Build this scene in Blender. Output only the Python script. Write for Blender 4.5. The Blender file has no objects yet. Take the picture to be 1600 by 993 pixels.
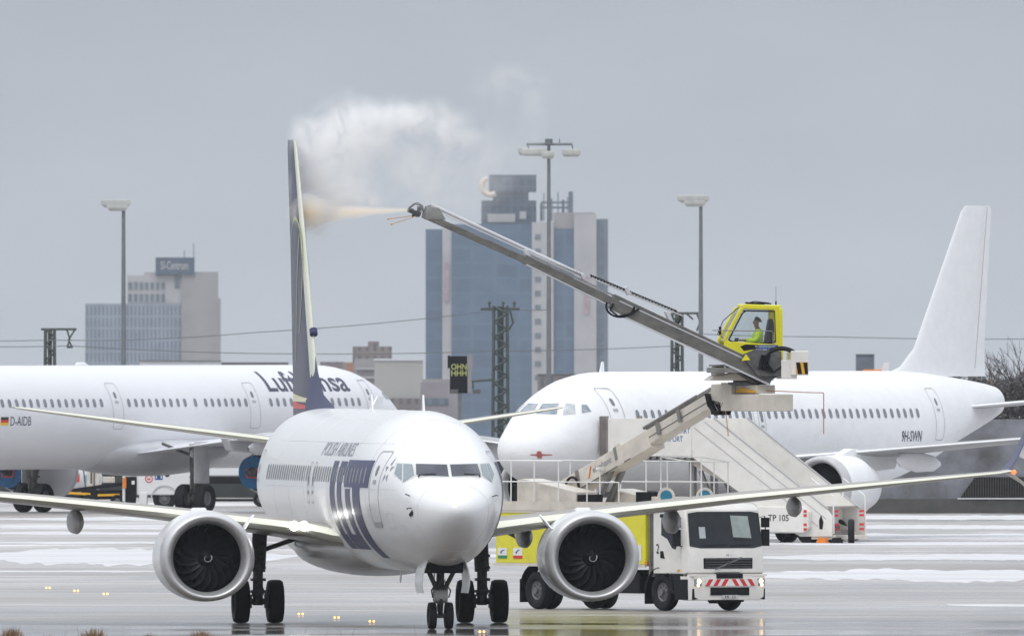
import bpy, bmesh, math, random
from mathutils import Vector, Matrix, noise
R = math.radians
S = bpy.context.scene
COL = S.collection
# ------------------------------------------------------------------ camera
F = 47175.0            # focal length in pixels of a 1600 px wide frame
HC = 7.6               # camera height
cam = bpy.data.cameras.new('camera'); camo = bpy.data.objects.new('camera', cam); COL.objects.link(camo)
camo.location = (0, -750, HC); camo.rotation_euler = (R(90), 0, 0)
cam.sensor_width = 36; cam.lens = 36*F/1600; cam.shift_y = -(496.5-504)/1600.0
cam.clip_start = 1; cam.clip_end = 30000
S.camera = camo
cam.dof.use_dof = True; cam.dof.focus_distance = 772; cam.dof.aperture_fstop = 16
# ------------------------------------------------------------------ world
w = bpy.data.worlds.new('World'); S.world = w; w.use_nodes = True
nt = w.node_tree; nt.nodes.clear()
def N(t, **k):
    n = nt.nodes.new(t)
    for a, b in k.items(): setattr(n, a, b)
    return n
SUN_EL, SUN_AZ = 50, 205     # azimuth measured clockwise from +Y
sky = N('ShaderNodeTexSky'); sky.sky_type = 'NISHITA'; sky.sun_disc = False
sky.sun_elevation = R(SUN_EL); sky.sun_rotation = R(SUN_AZ); sky.dust_density = 4
b1 = N('ShaderNodeBackground'); b1.inputs[1].default_value = 0.012
nt.links.new(sky.outputs[0], b1.inputs[0])
tc = N('ShaderNodeTexCoord'); sx = N('ShaderNodeSeparateXYZ'); nt.links.new(tc.outputs['Generated'], sx.inputs[0])
cr = N('ShaderNodeValToRGB'); nt.links.new(sx.outputs[2], cr.inputs[0])
el = cr.color_ramp.elements
el[0].position = 0.0; el[0].color = (0.470, 0.508, 0.560, 1)
el[1].position = 1.0; el[1].color = (1.42, 1.46, 1.52, 1)
for p, c in ((0.0105, (0.415, 0.450, 0.503, 1)), (0.06, (0.42, 0.455, 0.51, 1)), (0.25, (0.72, 0.76, 0.82, 1)), (0.6, (1.22, 1.26, 1.32, 1))):
    e = el.new(p); e.color = c
mp = N('ShaderNodeMapping'); mp.inputs['Scale'].default_value = (60, 60, 160); nt.links.new(tc.outputs['Generated'], mp.inputs[0])
nz = N('ShaderNodeTexNoise'); nz.inputs['Scale'].default_value = 1.6; nz.inputs['Detail'].default_value = 4; nt.links.new(mp.outputs[0], nz.inputs[0])
mr = N('ShaderNodeMapRange'); mr.inputs[1].default_value = .3; mr.inputs[2].default_value = .7; mr.inputs[3].default_value = .965; mr.inputs[4].default_value = 1.035
nt.links.new(nz.outputs[0], mr.inputs[0])
b2 = N('ShaderNodeBackground'); nt.links.new(cr.outputs[0], b2.inputs[0]); nt.links.new(mr.outputs[0], b2.inputs[1])
ad = N('ShaderNodeAddShader'); nt.links.new(b1.outputs[0], ad.inputs[0]); nt.links.new(b2.outputs[0], ad.inputs[1])
ow = N('ShaderNodeOutputWorld'); nt.links.new(ad.outputs[0], ow.inputs[0])
# ------------------------------------------------------------------ sun behind thick cloud
sd = bpy.data.lights.new('sun', 'SUN'); sd.energy = 0.75; sd.angle = R(25); sd.color = (1, .97, .92)
so = bpy.data.objects.new('sun', sd); COL.objects.link(so)
az = R(SUN_AZ); dv = Vector((math.sin(az)*math.cos(R(SUN_EL)), math.cos(az)*math.cos(R(SUN_EL)), math.sin(R(SUN_EL))))
so.rotation_euler = dv.to_track_quat('Z', 'Y').to_euler()
S.view_settings.view_transform = 'Standard'; S.view_settings.look = 'None'
S.view_settings.exposure = 0.0; S.view_settings.gamma = 1
S.cycles.max_bounces = 12; S.cycles.volume_bounces = 10; S.cycles.transparent_max_bounces = 16
S.cycles.volume_max_steps = 256; S.cycles.use_denoising = True
S.cycles.sample_clamp_indirect = 4
# ------------------------------------------------------------------ placing helpers
def sc(Y): return F/(Y+750.0)
def W(px, py, Y): return Vector(((px-800)/sc(Y), Y, HC-(py-504)/sc(Y)))
def gY(py): return HC*F/(py-504)-750
# ------------------------------------------------------------------ materials
MATS = {}
def mat(name, col, rough=.5, metal=0, nv=0, ns=3, bump=0, bs=20, coat=0, emit=None, es=0, stretch=(1,1,1), col2=None, spec=.5, alpha=1, rv=0):
    if name in MATS: return MATS[name]
    m = bpy.data.materials.new(name); m.use_nodes = True; t = m.node_tree
    p = t.nodes['Principled BSDF']
    p.inputs['Base Color'].default_value = (*col, 1); p.inputs['Roughness'].default_value = rough
    p.inputs['Metallic'].default_value = metal; p.inputs['Coat Weight'].default_value = coat
    p.inputs['Coat Roughness'].default_value = .12
    p.inputs['Specular IOR Level'].default_value = spec; p.inputs['Alpha'].default_value = alpha
    if emit: p.inputs['Emission Color'].default_value = (*emit, 1); p.inputs['Emission Strength'].default_value = es
    if nv or bump or col2 or rv:
        c = t.nodes.new('ShaderNodeTexCoord'); mm = t.nodes.new('ShaderNodeMapping'); mm.inputs['Scale'].default_value = stretch
        t.links.new(c.outputs['Object'], mm.inputs[0])
        n = t.nodes.new('ShaderNodeTexNoise'); n.inputs['Scale'].default_value = ns; n.inputs['Detail'].default_value = 6; n.inputs['Roughness'].default_value = .6
        t.links.new(mm.outputs[0], n.inputs[0])
        if nv or col2:
            r = t.nodes.new('ShaderNodeValToRGB'); t.links.new(n.outputs[0], r.inputs[0])
            a = col2 if col2 else tuple(x*(1-nv) for x in col)
            b = tuple(min(1, x*(1+nv*.5)) for x in col)
            r.color_ramp.elements[0].position = .32; r.color_ramp.elements[0].color = (*a, 1)
            r.color_ramp.elements[1].position = .62; r.color_ramp.elements[1].color = (*b, 1)
            t.links.new(r.outputs[0], p.inputs['Base Color'])
        if rv:
            q = t.nodes.new('ShaderNodeMapRange'); q.inputs[1].default_value = .3; q.inputs[2].default_value = .7
            q.inputs[3].default_value = max(.02, rough-rv); q.inputs[4].default_value = rough+rv
            t.links.new(n.outputs[0], q.inputs[0]); t.links.new(q.outputs[0], p.inputs['Roughness'])
        if bump:
            n2 = t.nodes.new('ShaderNodeTexNoise'); n2.inputs['Scale'].default_value = bs; n2.inputs['Detail'].default_value = 3
            t.links.new(mm.outputs[0], n2.inputs[0])
            bp = t.nodes.new('ShaderNodeBump'); bp.inputs['Strength'].default_value = min(1, bump); bp.inputs['Distance'].default_value = .02*max(1, bump)
            t.links.new(n2.outputs[0], bp.inputs['Height']); t.links.new(bp.outputs[0], p.inputs['Normal'])
    MATS[name] = m
    return m
M_white = mat('aircraft_white', (.80,.81,.82), .28, nv=.012, ns=.8, coat=.35, stretch=(.3,1,1))
M_wing = mat('wing_paint_reflected_ground', (.27,.24,.20), .34, nv=.10, ns=.6, coat=.3)  # brown of the dark ground's reflection put into the wing and stabilizer colour
M_slat = mat('bare_leading_edge', (.74,.74,.64), .36, metal=.35, nv=.05, ns=.5, col2=(.70,.72,.60))
M_lip = mat('intake_lip_aluminium', (.62,.62,.63), .40, metal=.6, nv=.05, ns=2, rv=.04)
M_navy = mat('navy_paint', (.032,.036,.115), .35, nv=.12, ns=2, spec=.3)
M_navyfin = mat('navy_fin_paint', (.050,.058,.105), .35, nv=.3, ns=1.5, spec=.25, stretch=(1,1,.4))
M_red = mat('red_paint', (.62,.05,.05), .4, nv=.1)
M_cream = mat('cream_paint', (.75,.70,.50), .4, nv=.05)
M_lime = mat('pale_green_line', (.42,.50,.22), .4, nv=.05)
M_black = mat('matte_black', (.008,.009,.012), .6, nv=.2, spec=.15)
M_fan = mat('fan_blade_titanium', (.012,.013,.016), .38, nv=.2, spec=.2)
M_tyre = mat('tyre_rubber', (.012,.012,.015), .7, nv=.3, ns=12, bump=.2, spec=.25)
M_rim = mat('wheel_rim', (.17,.17,.18), .5, metal=.4, nv=.2)
M_gear = mat('gear_steel_dirty', (.10,.098,.095), .5, metal=.4, nv=.4, ns=8)
M_gearw = mat('gear_door_grey', (.50,.50,.51), .45, nv=.12)
M_glass = mat('dark_cockpit_glass', (.05,.06,.085), .08, nv=.4, ns=2, spec=.5)
M_glassl = mat('side_cockpit_glass', (.22,.27,.30), .08, nv=.2, ns=2, spec=.8)
M_win = mat('cabin_window_grey', (.20,.215,.25), .25, nv=.15)
M_windk = mat('cabin_window_dark', (.16,.165,.185), .25, nv=.1)
M_line = mat('panel_line_grey', (.42,.42,.43), .6, nv=.05)
M_frame = mat('window_frame_grey', (.62,.64,.62), .4, nv=.05)
M_snowac = mat('snow_dusted_white', (.82,.83,.85), .62, nv=.04, ns=2, bump=.6, bs=6)
M_lhwhite = mat('airliner_cold_white', (.72,.73,.765), .38, nv=.02, ns=.8, coat=.2)
M_lhgrey = mat('belly_grey', (.56,.57,.60), .4, nv=.08, ns=1, coat=.2)
M_under = mat('wing_underside_shade_grey', (.36,.365,.37), .5, nv=.08, ns=1)  # underside shade put into the snowy airliner's wing and stabilizer colour
M_frost = mat('frosted_window', (.52,.55,.58), .5, nv=.3, ns=5)
M_frostd = mat('part_frosted_glass', (.14,.18,.23), .25, nv=.5, ns=4, col2=(.45,.48,.5))
M_ink = mat('title_ink_dark', (.05,.055,.10), .5, nv=.1)
M_inkg = mat('title_ink_grey', (.30,.31,.36), .5, nv=.1)
M_blue = mat('sign_blue', (.02,.10,.30), .45, nv=.1)
M_cover = mat('blue_canvas_cover', (.02,.12,.28), .6, nv=.25, ns=3)
M_yellow = mat('yellow_enamel', (.72,.67,.015), .35, nv=.12, ns=1.5, coat=.4)
M_ytxt = mat('yellow_board_text', (.45,.48,.16), .5, nv=.1)
M_beige = mat('off_white_enamel', (.64,.595,.525), .45, nv=.14, ns=2, coat=.1)
M_cab = mat('truck_cab_white', (.75,.735,.70), .34, nv=.08, ns=2, coat=.4)
M_grey = mat('grey_steel', (.23,.225,.215), .45, metal=.3, nv=.22, ns=4)
M_boom = mat('boom_weathered_steel', (.15,.145,.135), .45, metal=.2, nv=.3, ns=3, stretch=(1,1,2))
M_greyd = mat('dark_grey_steel', (.11,.11,.11), .45, metal=.3, nv=.3, ns=5)
M_plastic = mat('black_plastic', (.014,.015,.018), .55, nv=.3, ns=6, spec=.12)
M_blackglass = mat('truck_side_glass', (.022,.027,.033), .08, nv=.2, spec=.3)
M_chev = mat('signal_red', (.65,.03,.03), .4, nv=.1)
M_wtext = mat('white_marking', (.78,.78,.78), .5, nv=.04)
M_hiv = mat('hi_vis_yellow', (.58,.82,.02), .6, nv=.15, ns=8)
M_skin = mat('skin', (.30,.17,.12), .55, nv=.1, ns=8)
M_hair = mat('short_dark_hair', (.06,.045,.035), .7, nv=.3, ns=20)
M_trou = mat('green_work_trousers', (.10,.26,.06), .7, nv=.3, ns=8)
M_dark_cloth = mat('dark_jacket', (.04,.045,.055), .7, nv=.3, ns=8)
M_orange = mat('orange_paint', (.75,.22,.02), .45, nv=.15)
M_amber = mat('amber_paint', (.75,.40,.02), .45, nv=.1)
M_pole = mat('galvanised_pole', (.17,.19,.20), .5, metal=.3, nv=.15, ns=2)
M_lamp = mat('lamp_housing', (.44,.45,.43), .5, nv=.12, ns=3)
M_mast = mat('green_lattice_steel', (.06,.075,.068), .6, nv=.35, ns=3)
M_wire = mat('wire', (.12,.13,.14), .6, nv=.1)
M_bark = mat('winter_bark', (.075,.062,.06), .8, nv=.3, ns=6)
M_rust = mat('rust_leaf', (.22,.11,.05), .8, nv=.4, ns=6)
M_plate = mat('number_plate', (.55,.55,.55), .4, nv=.05)
def glow(name, col, s):
    return mat(name, col, .4, emit=col, es=s)
M_headl = glow('lit_headlamp', (1, .62, .30), 4)
M_land = glow('lit_landing_light', (1, 1, .97), 14)
M_navr = glow('lit_red_nav_light', (1, .14, .04), 2.5)
M_amberl = glow('lit_amber_light', (1, .50, .14), 2.6)
def glassmat(name, tint, a):
    m = bpy.data.materials.new(name); m.use_nodes = True; t = m.node_tree; t.nodes.clear()
    tr = t.nodes.new('ShaderNodeBsdfTransparent'); tr.inputs[0].default_value = (*tint, 1)
    gl = t.nodes.new('ShaderNodeBsdfGlossy'); gl.inputs['Roughness'].default_value = .04
    fr = t.nodes.new('ShaderNodeFresnel'); fr.inputs[0].default_value = 1.5
    nn = t.nodes.new('ShaderNodeTexNoise'); nn.inputs['Scale'].default_value = 2
    ma = t.nodes.new('ShaderNodeMath'); ma.operation = 'MULTIPLY_ADD'; ma.inputs[1].default_value = .06; ma.inputs[2].default_value = a
    ma2 = t.nodes.new('ShaderNodeMath'); ma2.operation = 'ADD'
    t.links.new(nn.outputs[0], ma.inputs[0]); t.links.new(fr.outputs[0], ma2.inputs[0]); t.links.new(ma.outputs[0], ma2.inputs[1])
    mx = t.nodes.new('ShaderNodeMixShader'); o = t.nodes.new('ShaderNodeOutputMaterial')
    t.links.new(ma2.outputs[0], mx.inputs[0]); t.links.new(tr.outputs[0], mx.inputs[1]); t.links.new(gl.outputs[0], mx.inputs[2]); t.links.new(mx.outputs[0], o.inputs[0])
    return m
M_clear = glassmat('clear_cab_glass', (.86,.90,.90), .03)
M_shield = glassmat('tinted_windscreen', (.30,.34,.36), .06)
# ------------------------------------------------------------------ mesh helpers
def tag(o, label=None, cat=None, group=None, kind=None):
    if label: o['label'] = label
    if cat: o['category'] = cat
    if group: o['group'] = group
    if kind: o['kind'] = kind
    return o
def root(name, label, cat, loc=(0,0,0), rz=0, group=None):
    o = bpy.data.objects.new(name, None); COL.objects.link(o); o.location = loc; o.rotation_euler = (0,0,rz)
    return tag(o, label, cat, group)
class MB:
    def __init__(s): s.v = []; s.f = []; s.m = []; s.mi = 0
    def add(s, vs, fs):
        b = len(s.v); s.v += [Vector(x) for x in vs]
        for f in fs: s.f.append([b+i for i in f]); s.m.append(s.mi)
        return s
    def box(s, c, d, rot=None):
        x, y, z = [a/2 for a in d]
        vs = [Vector((i*x, j*y, k*z)) for i in (-1,1) for j in (-1,1) for k in (-1,1)]
        if rot is not None: vs = [rot @ v for v in vs]
        vs = [v+Vector(c) for v in vs]
        return s.add(vs, [(0,1,3,2),(4,6,7,5),(0,4,5,1),(2,3,7,6),(0,2,6,4),(1,5,7,3)])
    def bb(s, a, b):   # box from corner to corner
        return s.box([(a[i]+b[i])/2 for i in range(3)], [abs(b[i]-a[i]) for i in range(3)])
    def loft(s, rings, cap=True, close=True):
        n = len(rings[0]); vs = [p for r in rings for p in r]; fs = []
        for i in range(len(rings)-1):
            for j in range(n if close else n-1):
                k = (j+1) % n
                fs.append((i*n+j, (i+1)*n+j, (i+1)*n+k, i*n+k))
        if cap: fs.append(tuple(range(n))); fs.append(tuple(reversed(range((len(rings)-1)*n, len(rings)*n))))
        return s.add(vs, fs)
    def tube(s, pts, r, n=8, r2=None, cap=True):
        pts = [Vector(p) for p in pts]; rings = []
        L = len(pts); up = None
        for i, p in enumerate(pts):
            t = (pts[min(i+1, L-1)]-pts[max(i-1, 0)]).normalized()
            if up is None: up = Vector((0,0,1)) if abs(t.z) < .9 else Vector((1,0,0))
            a = t.cross(up).normalized(); b = a.cross(t).normalized(); up = b
            rr = r if r2 is None else r+(r2-r)*i/(L-1)
            rings.append([p+a*math.cos(q*2*math.pi/n)*rr+b*math.sin(q*2*math.pi/n)*rr for q in range(n)])
        return s.loft(rings, cap)
    def bar(s, a, b, w, h):   # rectangular bar from a to b, w sideways, h in height
        a = Vector(a); b = Vector(b); t = (b-a).normalized(); up = Vector((0,0,1)) if abs(t.z) < .95 else Vector((0,1,0))
        x = t.cross(up).normalized(); y = x.cross(t).normalized()
        return s.loft([[p+x*i*w/2+y*j*h/2 for i, j in ((-1,-1),(1,-1),(1,1),(-1,1))] for p in (a, b)])
    def prism(s, prof, y0, y1):  # side profile (x,z) pulled across y
        return s.loft([[Vector((x, y, z)) for x, z in prof] for y in (y0, y1)])
    def disc(s, c, nrm, r, th, n=24):
        nrm = Vector(nrm).normalized(); return s.tube([Vector(c)-nrm*th/2, Vector(c)+nrm*th/2], r, n)
    def revolve(s, prof, c, axis, n=48, shape=None, closed=False):  # prof: (along, radius)
        axis = Vector(axis).normalized(); c = Vector(c)
        up = Vector((0,0,1)); a = axis.cross(up).normalized(); b = a.cross(axis).normalized()
        rings = []
        for (h, r) in prof:
            rg = []
            for q in range(n):
                t = q*2*math.pi/n; x, y = math.cos(t)*r, math.sin(t)*r
                if shape: x, y = shape(x, y, h)
                rg.append(c+axis*h+a*x+b*y)
            rings.append(rg)
        if closed: rings.append(rings[0])
        return s.loft(rings, cap=False)
    def each(s, name, mats, parent=None, **k):   # every separate piece becomes an object of its own
        par = list(range(len(s.v)))
        def fd(i):
            while par[i] != i: par[i] = par[par[i]]; i = par[i]
            return i
        for f in s.f:
            for i in f[1:]: par[fd(i)] = fd(f[0])
        gr = {}
        for f, m in zip(s.f, s.m): gr.setdefault(fd(f[0]), []).append((f, m))
        out = []
        for fl in gr.values():
            ids = sorted({i for f, m in fl for i in f}); mp_ = {a: b for b, a in enumerate(ids)}
            q = MB(); q.v = [s.v[i] for i in ids]; q.f = [[mp_[i] for i in f] for f, m in fl]; q.m = [m for f, m in fl]
            out.append(q.build(name, mats, parent, **k))
        return out
    def build(s, name, mats, parent=None, smooth=None, bevel=0, loc=None):
        me = bpy.data.meshes.new(name); me.from_pydata(s.v, [], s.f)
        bm = bmesh.new(); bm.from_mesh(me); bmesh.ops.remove_doubles(bm, verts=bm.verts, dist=1e-5)
        bmesh.ops.recalc_face_normals(bm, faces=bm.faces)
        bm.to_mesh(me); bm.free()
        if not isinstance(mats, (list, tuple)): mats = [mats]
        for m in mats: me.materials.append(m)
        if len(mats) > 1 and len(me.polygons) == len(s.m):
            for p, i in zip(me.polygons, s.m): p.material_index = i
        if smooth is not None:
            me.shade_smooth(); me.set_sharp_from_angle(angle=R(smooth))
        o = bpy.data.objects.new(name, me); COL.objects.link(o)
        if parent: o.parent = parent
        if loc is not None: o.location = loc
        if bevel:
            b = o.modifiers.new('bevel', 'BEVEL'); b.width = bevel; b.segments = 2; b.limit_method = 'ANGLE'; b.angle_limit = R(35)
        return o
def children(o): return [c for c in bpy.data.objects if c.parent == o]
def copy_tree(o, parent=None):
    c = o.copy(); COL.objects.link(c); c.parent = parent
    for ch in children(o): copy_tree(ch, c)
    return c
def lerp_tab(tab, x):
    n = len(tab)
    if x <= tab[0][0]: return tab[0][1:]
    if x >= tab[-1][0]: return tab[-1][1:]
    for i in range(n-1):
        if tab[i][0] <= x <= tab[i+1][0]: break
    a, b = tab[i], tab[i+1]; h = b[0]-a[0]; t = (x-a[0])/h; out = []
    for k in range(1, len(a)):
        d = (b[k]-a[k])/h
        def slope(j):
            if j <= 0: return (tab[1][k]-tab[0][k])/(tab[1][0]-tab[0][0])
            if j >= n-1: return (tab[-1][k]-tab[-2][k])/(tab[-1][0]-tab[-2][0])
            d1 = (tab[j][k]-tab[j-1][k])/(tab[j][0]-tab[j-1][0]); d2 = (tab[j+1][k]-tab[j][k])/(tab[j+1][0]-tab[j][0])
            if d1*d2 <= 0: return 0
            return 2*d1*d2/(d1+d2)
        m0, m1 = slope(i), slope(i+1)
        out.append((2*t**3-3*t*t+1)*a[k]+(t**3-2*t*t+t)*h*m0+(-2*t**3+3*t*t)*b[k]+(t**3-t*t)*h*m1)
    return tuple(out)
def text_mesh(body, height, width=None, bold=0, space=1):
    cu = bpy.data.curves.new('t', 'FONT'); cu.body = body; cu.size = 1; cu.offset = bold; cu.space_character = space
    cu.resolution_u = 3; cu.align_x = 'LEFT'
    o = bpy.data.objects.new('t', cu); COL.objects.link(o); bpy.context.view_layer.update()
    me = bpy.data.meshes.new_from_object(o.evaluated_get(bpy.context.evaluated_depsgraph_get()))
    vs = [v.co.copy() for v in me.vertices]; fs = [list(p.vertices) for p in me.polygons]
    bpy.data.objects.remove(o); bpy.data.curves.remove(cu); bpy.data.meshes.remove(me)
    x0 = min(v.x for v in vs); x1 = max(v.x for v in vs); y0 = min(v.y for v in vs); y1 = max(v.y for v in vs)
    sy = height/(y1-y0); sx_ = (width/(x1-x0)) if width else sy
    return [Vector(((v.x-x0)*sx_, (v.y-y0)*sy, 0)) for v in vs], fs
def sign_text(name, body, height, mtx, material, parent, width=None, bold=.01):
    """flat lettering: x right, y up in the sign plane given by mtx"""
    vs, fs = text_mesh(body, height, width, bold)
    mb = MB(); mb.add([mtx @ v for v in vs], fs)
    return mb.build(name, material, parent)
def plane_mtx(o, xd, yd):
    xd = Vector(xd).normalized(); yd = Vector(yd).normalized(); zd = xd.cross(yd)
    m = Matrix((xd, yd, zd)).transposed().to_4x4(); m.translation = Vector(o); return m
# ------------------------------------------------------------------ aircraft
class Fus:
    """body of revolution-like hull: u aft of the nose, y to starboard, z above ground"""
    def __init__(s, tab): # rows u, top, bottom, half width, height of widest line
        s.tab = [(math.sqrt(r[0]),)+tuple(r[1:]) for r in tab]; s.L = tab[-1][0]
    def at(s, u): return lerp_tab(s.tab, math.sqrt(max(0, u)))
    def ring(s, u, n=72):
        t, b, w_, c = s.at(u); out = []
        for q in range(n):
            a = 2*math.pi*q/n; ca, sa = math.cos(a), math.sin(a)
            out.append(Vector((u, w_*ca, c+(t-c if sa > 0 else c-b)*sa)))
        return out
    def y(s, u, z):
        t, b, w_, c = s.at(u); h = (t-c) if z > c else (c-b)
        k = 1-((z-c)/h)**2
        return w_*math.sqrt(k) if k > 0 else 0.0
    def nrm(s, u, z, side):
        e = .03
        du = (s.y(u+e, z)-s.y(u-e, z))/(2*e); dz = (s.y(u, z+e)-s.y(u, z-e))/(2*e)
        return Vector((-du, side, -dz)).normalized()
    def pt(s, u, z, side, off=0.0):
        return Vector((u, side*s.y(u, z), z))+s.nrm(u, z, side)*off
    def upt(s, y, z, off=0.0):  # nose surface point for given lateral y and height z
        lo, hi = .01, 9.0
        for _ in range(40):
            m = (lo+hi)/2
            if s.y(m, z) > abs(y): hi = m
            else: lo = m
        u = hi; sd = 1 if y >= 0 else -1
        e = .02
        def uf(yy, zz):
            a, b = .01, 9.0
            for _ in range(30):
                m = (a+b)/2
                if s.y(m, zz) > abs(yy): b = m
                else: a = m
            return b
        gy = (uf(y+e, z)-uf(y-e, z))/(2*e); gz = (uf(y, z+e)-uf(y, z-e))/(2*e)
        n = Vector((-1, gy, gz)).normalized()
        return Vector((u, y, z))+n*off
    def hull(s, name, mats, parent, us, bandu=None):
        mb = MB(); mb.loft([s.ring(u) for u in us]); 
        return mb.build(name, mats, parent, smooth=50)
def grid_cut(vs, fs, step):
    me = bpy.data.meshes.new('g'); me.from_pydata([tuple(v) for v in vs], [], fs)
    bm = bmesh.new(); bm.from_mesh(me); bpy.data.meshes.remove(me)
    for ax in (0, 1):
        lo = min(v.co[ax] for v in bm.verts); hi = max(v.co[ax] for v in bm.verts)
        k = lo+step
        while k < hi-1e-4:
            nn = Vector((0,0,0)); nn[ax] = 1; cc = Vector((0,0,0)); cc[ax] = k
            bmesh.ops.bisect_plane(bm, geom=bm.verts[:]+bm.edges[:]+bm.faces[:], plane_co=cc, plane_no=nn, dist=1e-5)
            k += step
    bmesh.ops.triangulate(bm, faces=bm.faces[:])
    bm.verts.ensure_lookup_table(); bm.verts.index_update()
    V = [v.co.copy() for v in bm.verts]; Fc = [[v.index for v in f.verts] for f in bm.faces]; bm.free()
    return V, Fc
def hull_patch(fu, name, vs, fs, material, parent, side, off=.008, step=.12):
    """vs in (u, z) -> lying on the hull side"""
    V, Fc = grid_cut(vs, fs, step)
    mb = MB(); mb.add([fu.pt(v.x, v.y, side, off) for v in V], Fc)
    return mb.build(name, material, parent, smooth=60)
def nose_patch(fu, name, poly, material, parent, off=.008, step=.06):
    V, Fc = grid_cut([Vector((a, b, 0)) for a, b in poly], [list(range(len(poly)))], step)
    mb = MB(); mb.add([fu.upt(v.x, v.y, off) for v in V], Fc)
    return mb.build(name, material, parent, smooth=60)
def hull_text(fu, name, body, u_first, z0, width, height, side, material, parent, bold=.0, slant=0):
    vs, fs = text_mesh(body, height, width, bold)
    sg = -1 if side > 0 else 1     # starboard reads towards the nose
    vv = [Vector((u_first+sg*(v.x+slant*v.y), z0+v.y, 0)) for v in vs]
    return hull_patch(fu, name, vv, fs, material, parent, side)
def rrect(u0, u1, z0, z1, r, n=4):
    out = []
    for cx, cz, a0 in ((u1-r, z1-r, 0), (u0+r, z1-r, 90), (u0+r, z0+r, 180), (u1-r, z0+r, 270)):
        for k in range(n+1):
            a = R(a0+90*k/n); out.append((cx+r*math.cos(a), cz+r*math.sin(a)))
    return out
def ring_patch(outer, inner):  # polygon band between two outlines of the same count
    n = len(outer); vs = [Vector((*p, 0)) for p in outer+inner]
    return vs, [(i, (i+1) % n, n+(i+1) % n, n+i) for i in range(n)]
def door(fu, name, u0, u1, z0, z1, side, parent, material=None, lw=.03, sill=False):
    o = rrect(u0, u1, z0, z1, .14); i = rrect(u0+lw, u1-lw, z0+lw, z1-lw, .12)
    vs, fs = ring_patch(o, i)
    d = hull_patch(fu, name, vs, fs, material or M_line, parent, side, .006, .15)
    um = (u0+u1)/2
    hull_patch(fu, 'door_window', [Vector((*p, 0)) for p in rrect(um-.09, um+.09, z1-.62, z1-.36, .08)], [list(range(20))], M_windk, d, side, .008)
    hull_patch(fu, 'handle', [Vector((*p, 0)) for p in rrect(um-.14, um+.14, z1-.82, z1-.72, .03)], [list(range(20))], M_line, d, side, .009)
    if sill:
        hull_patch(fu, 'sill_plate', [Vector((*p, 0)) for p in rrect(u0+.06, u1-.06, z0-.1, z0+.02, .03)], [list(range(20))], M_line, d, side, .012)
    return d
def windows(fu, us, z, side, parent, material, w=.24, h=.36):
    first = None; u_ref = us[0]
    for u in us:
        t = fu.at(u)
        if first is not None and max(abs(a-b) for a, b in zip(t, fu.at(u_ref))) < 1e-4:
            o = first.copy(); COL.objects.link(o); o.parent = parent; o.location = (u-u_ref, 0, 0)
        else:
            o = hull_patch(fu, 'cabin_window', [Vector((*p, 0)) for p in rrect(u-w/2, u+w/2, z-h/2, z+h/2, w*.45)], [list(range(20))], material, parent, side, .010, .09)
            first = o; u_ref = u
def foil(n=14):
    xs = [(1-math.cos(math.pi*i/n))/2 for i in range(n+1)]
    def th(x): return 5*(.2969*math.sqrt(x)-.126*x-.3516*x*x+.2843*x**3-.1036*x**4)
    up = [(x, th(x)*.56) for x in reversed(xs)]; dn = [(x, -th(x)*.44) for x in xs[1:-1]]
    return up+dn   # unit thickness
FOIL = foil()
def wing(parent, name, secs, mats, le=.07, vertical=False, smooth=40, le_from=0):
    """secs: (span position, u of leading edge, z, chord, thickness, twist degrees); vertical swaps span and z"""
    rings = []
    for (y, u, z, c, t, tw) in secs:
        rg = []
        for (x, h) in FOIL:
            dx, dz = x*c, h*t*c
            a = R(tw); X = dx*math.cos(a)+dz*math.sin(a); Z = -dx*math.sin(a)+dz*math.cos(a)
            rg.append(Vector((u+X, z+Z, y)) if vertical else Vector((u+X, y, z+Z)))
        rings.append(rg)
    mb = MB(); n = len(FOIL)
    b = [p for r in rings for p in r]; fs = []; ms = []
    for i in range(len(rings)-1):
        for j in range(n):
            k = (j+1) % n; fs.append((i*n+j, (i+1)*n+j, (i+1)*n+k, i*n+k))
            ms.append(1 if i >= le_from and max(FOIL[j][0], FOIL[k][0]) <= le and len(mats) > 1 else 0)
    fs.append(tuple(range(n))); ms.append(0); fs.append(tuple(range((len(rings)-1)*n, len(rings)*n))); ms.append(0)
    mb.v = b; mb.f = [list(f) for f in fs]; mb.m = ms
    return mb.build(name, list(mats), parent, smooth=smooth)
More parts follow.
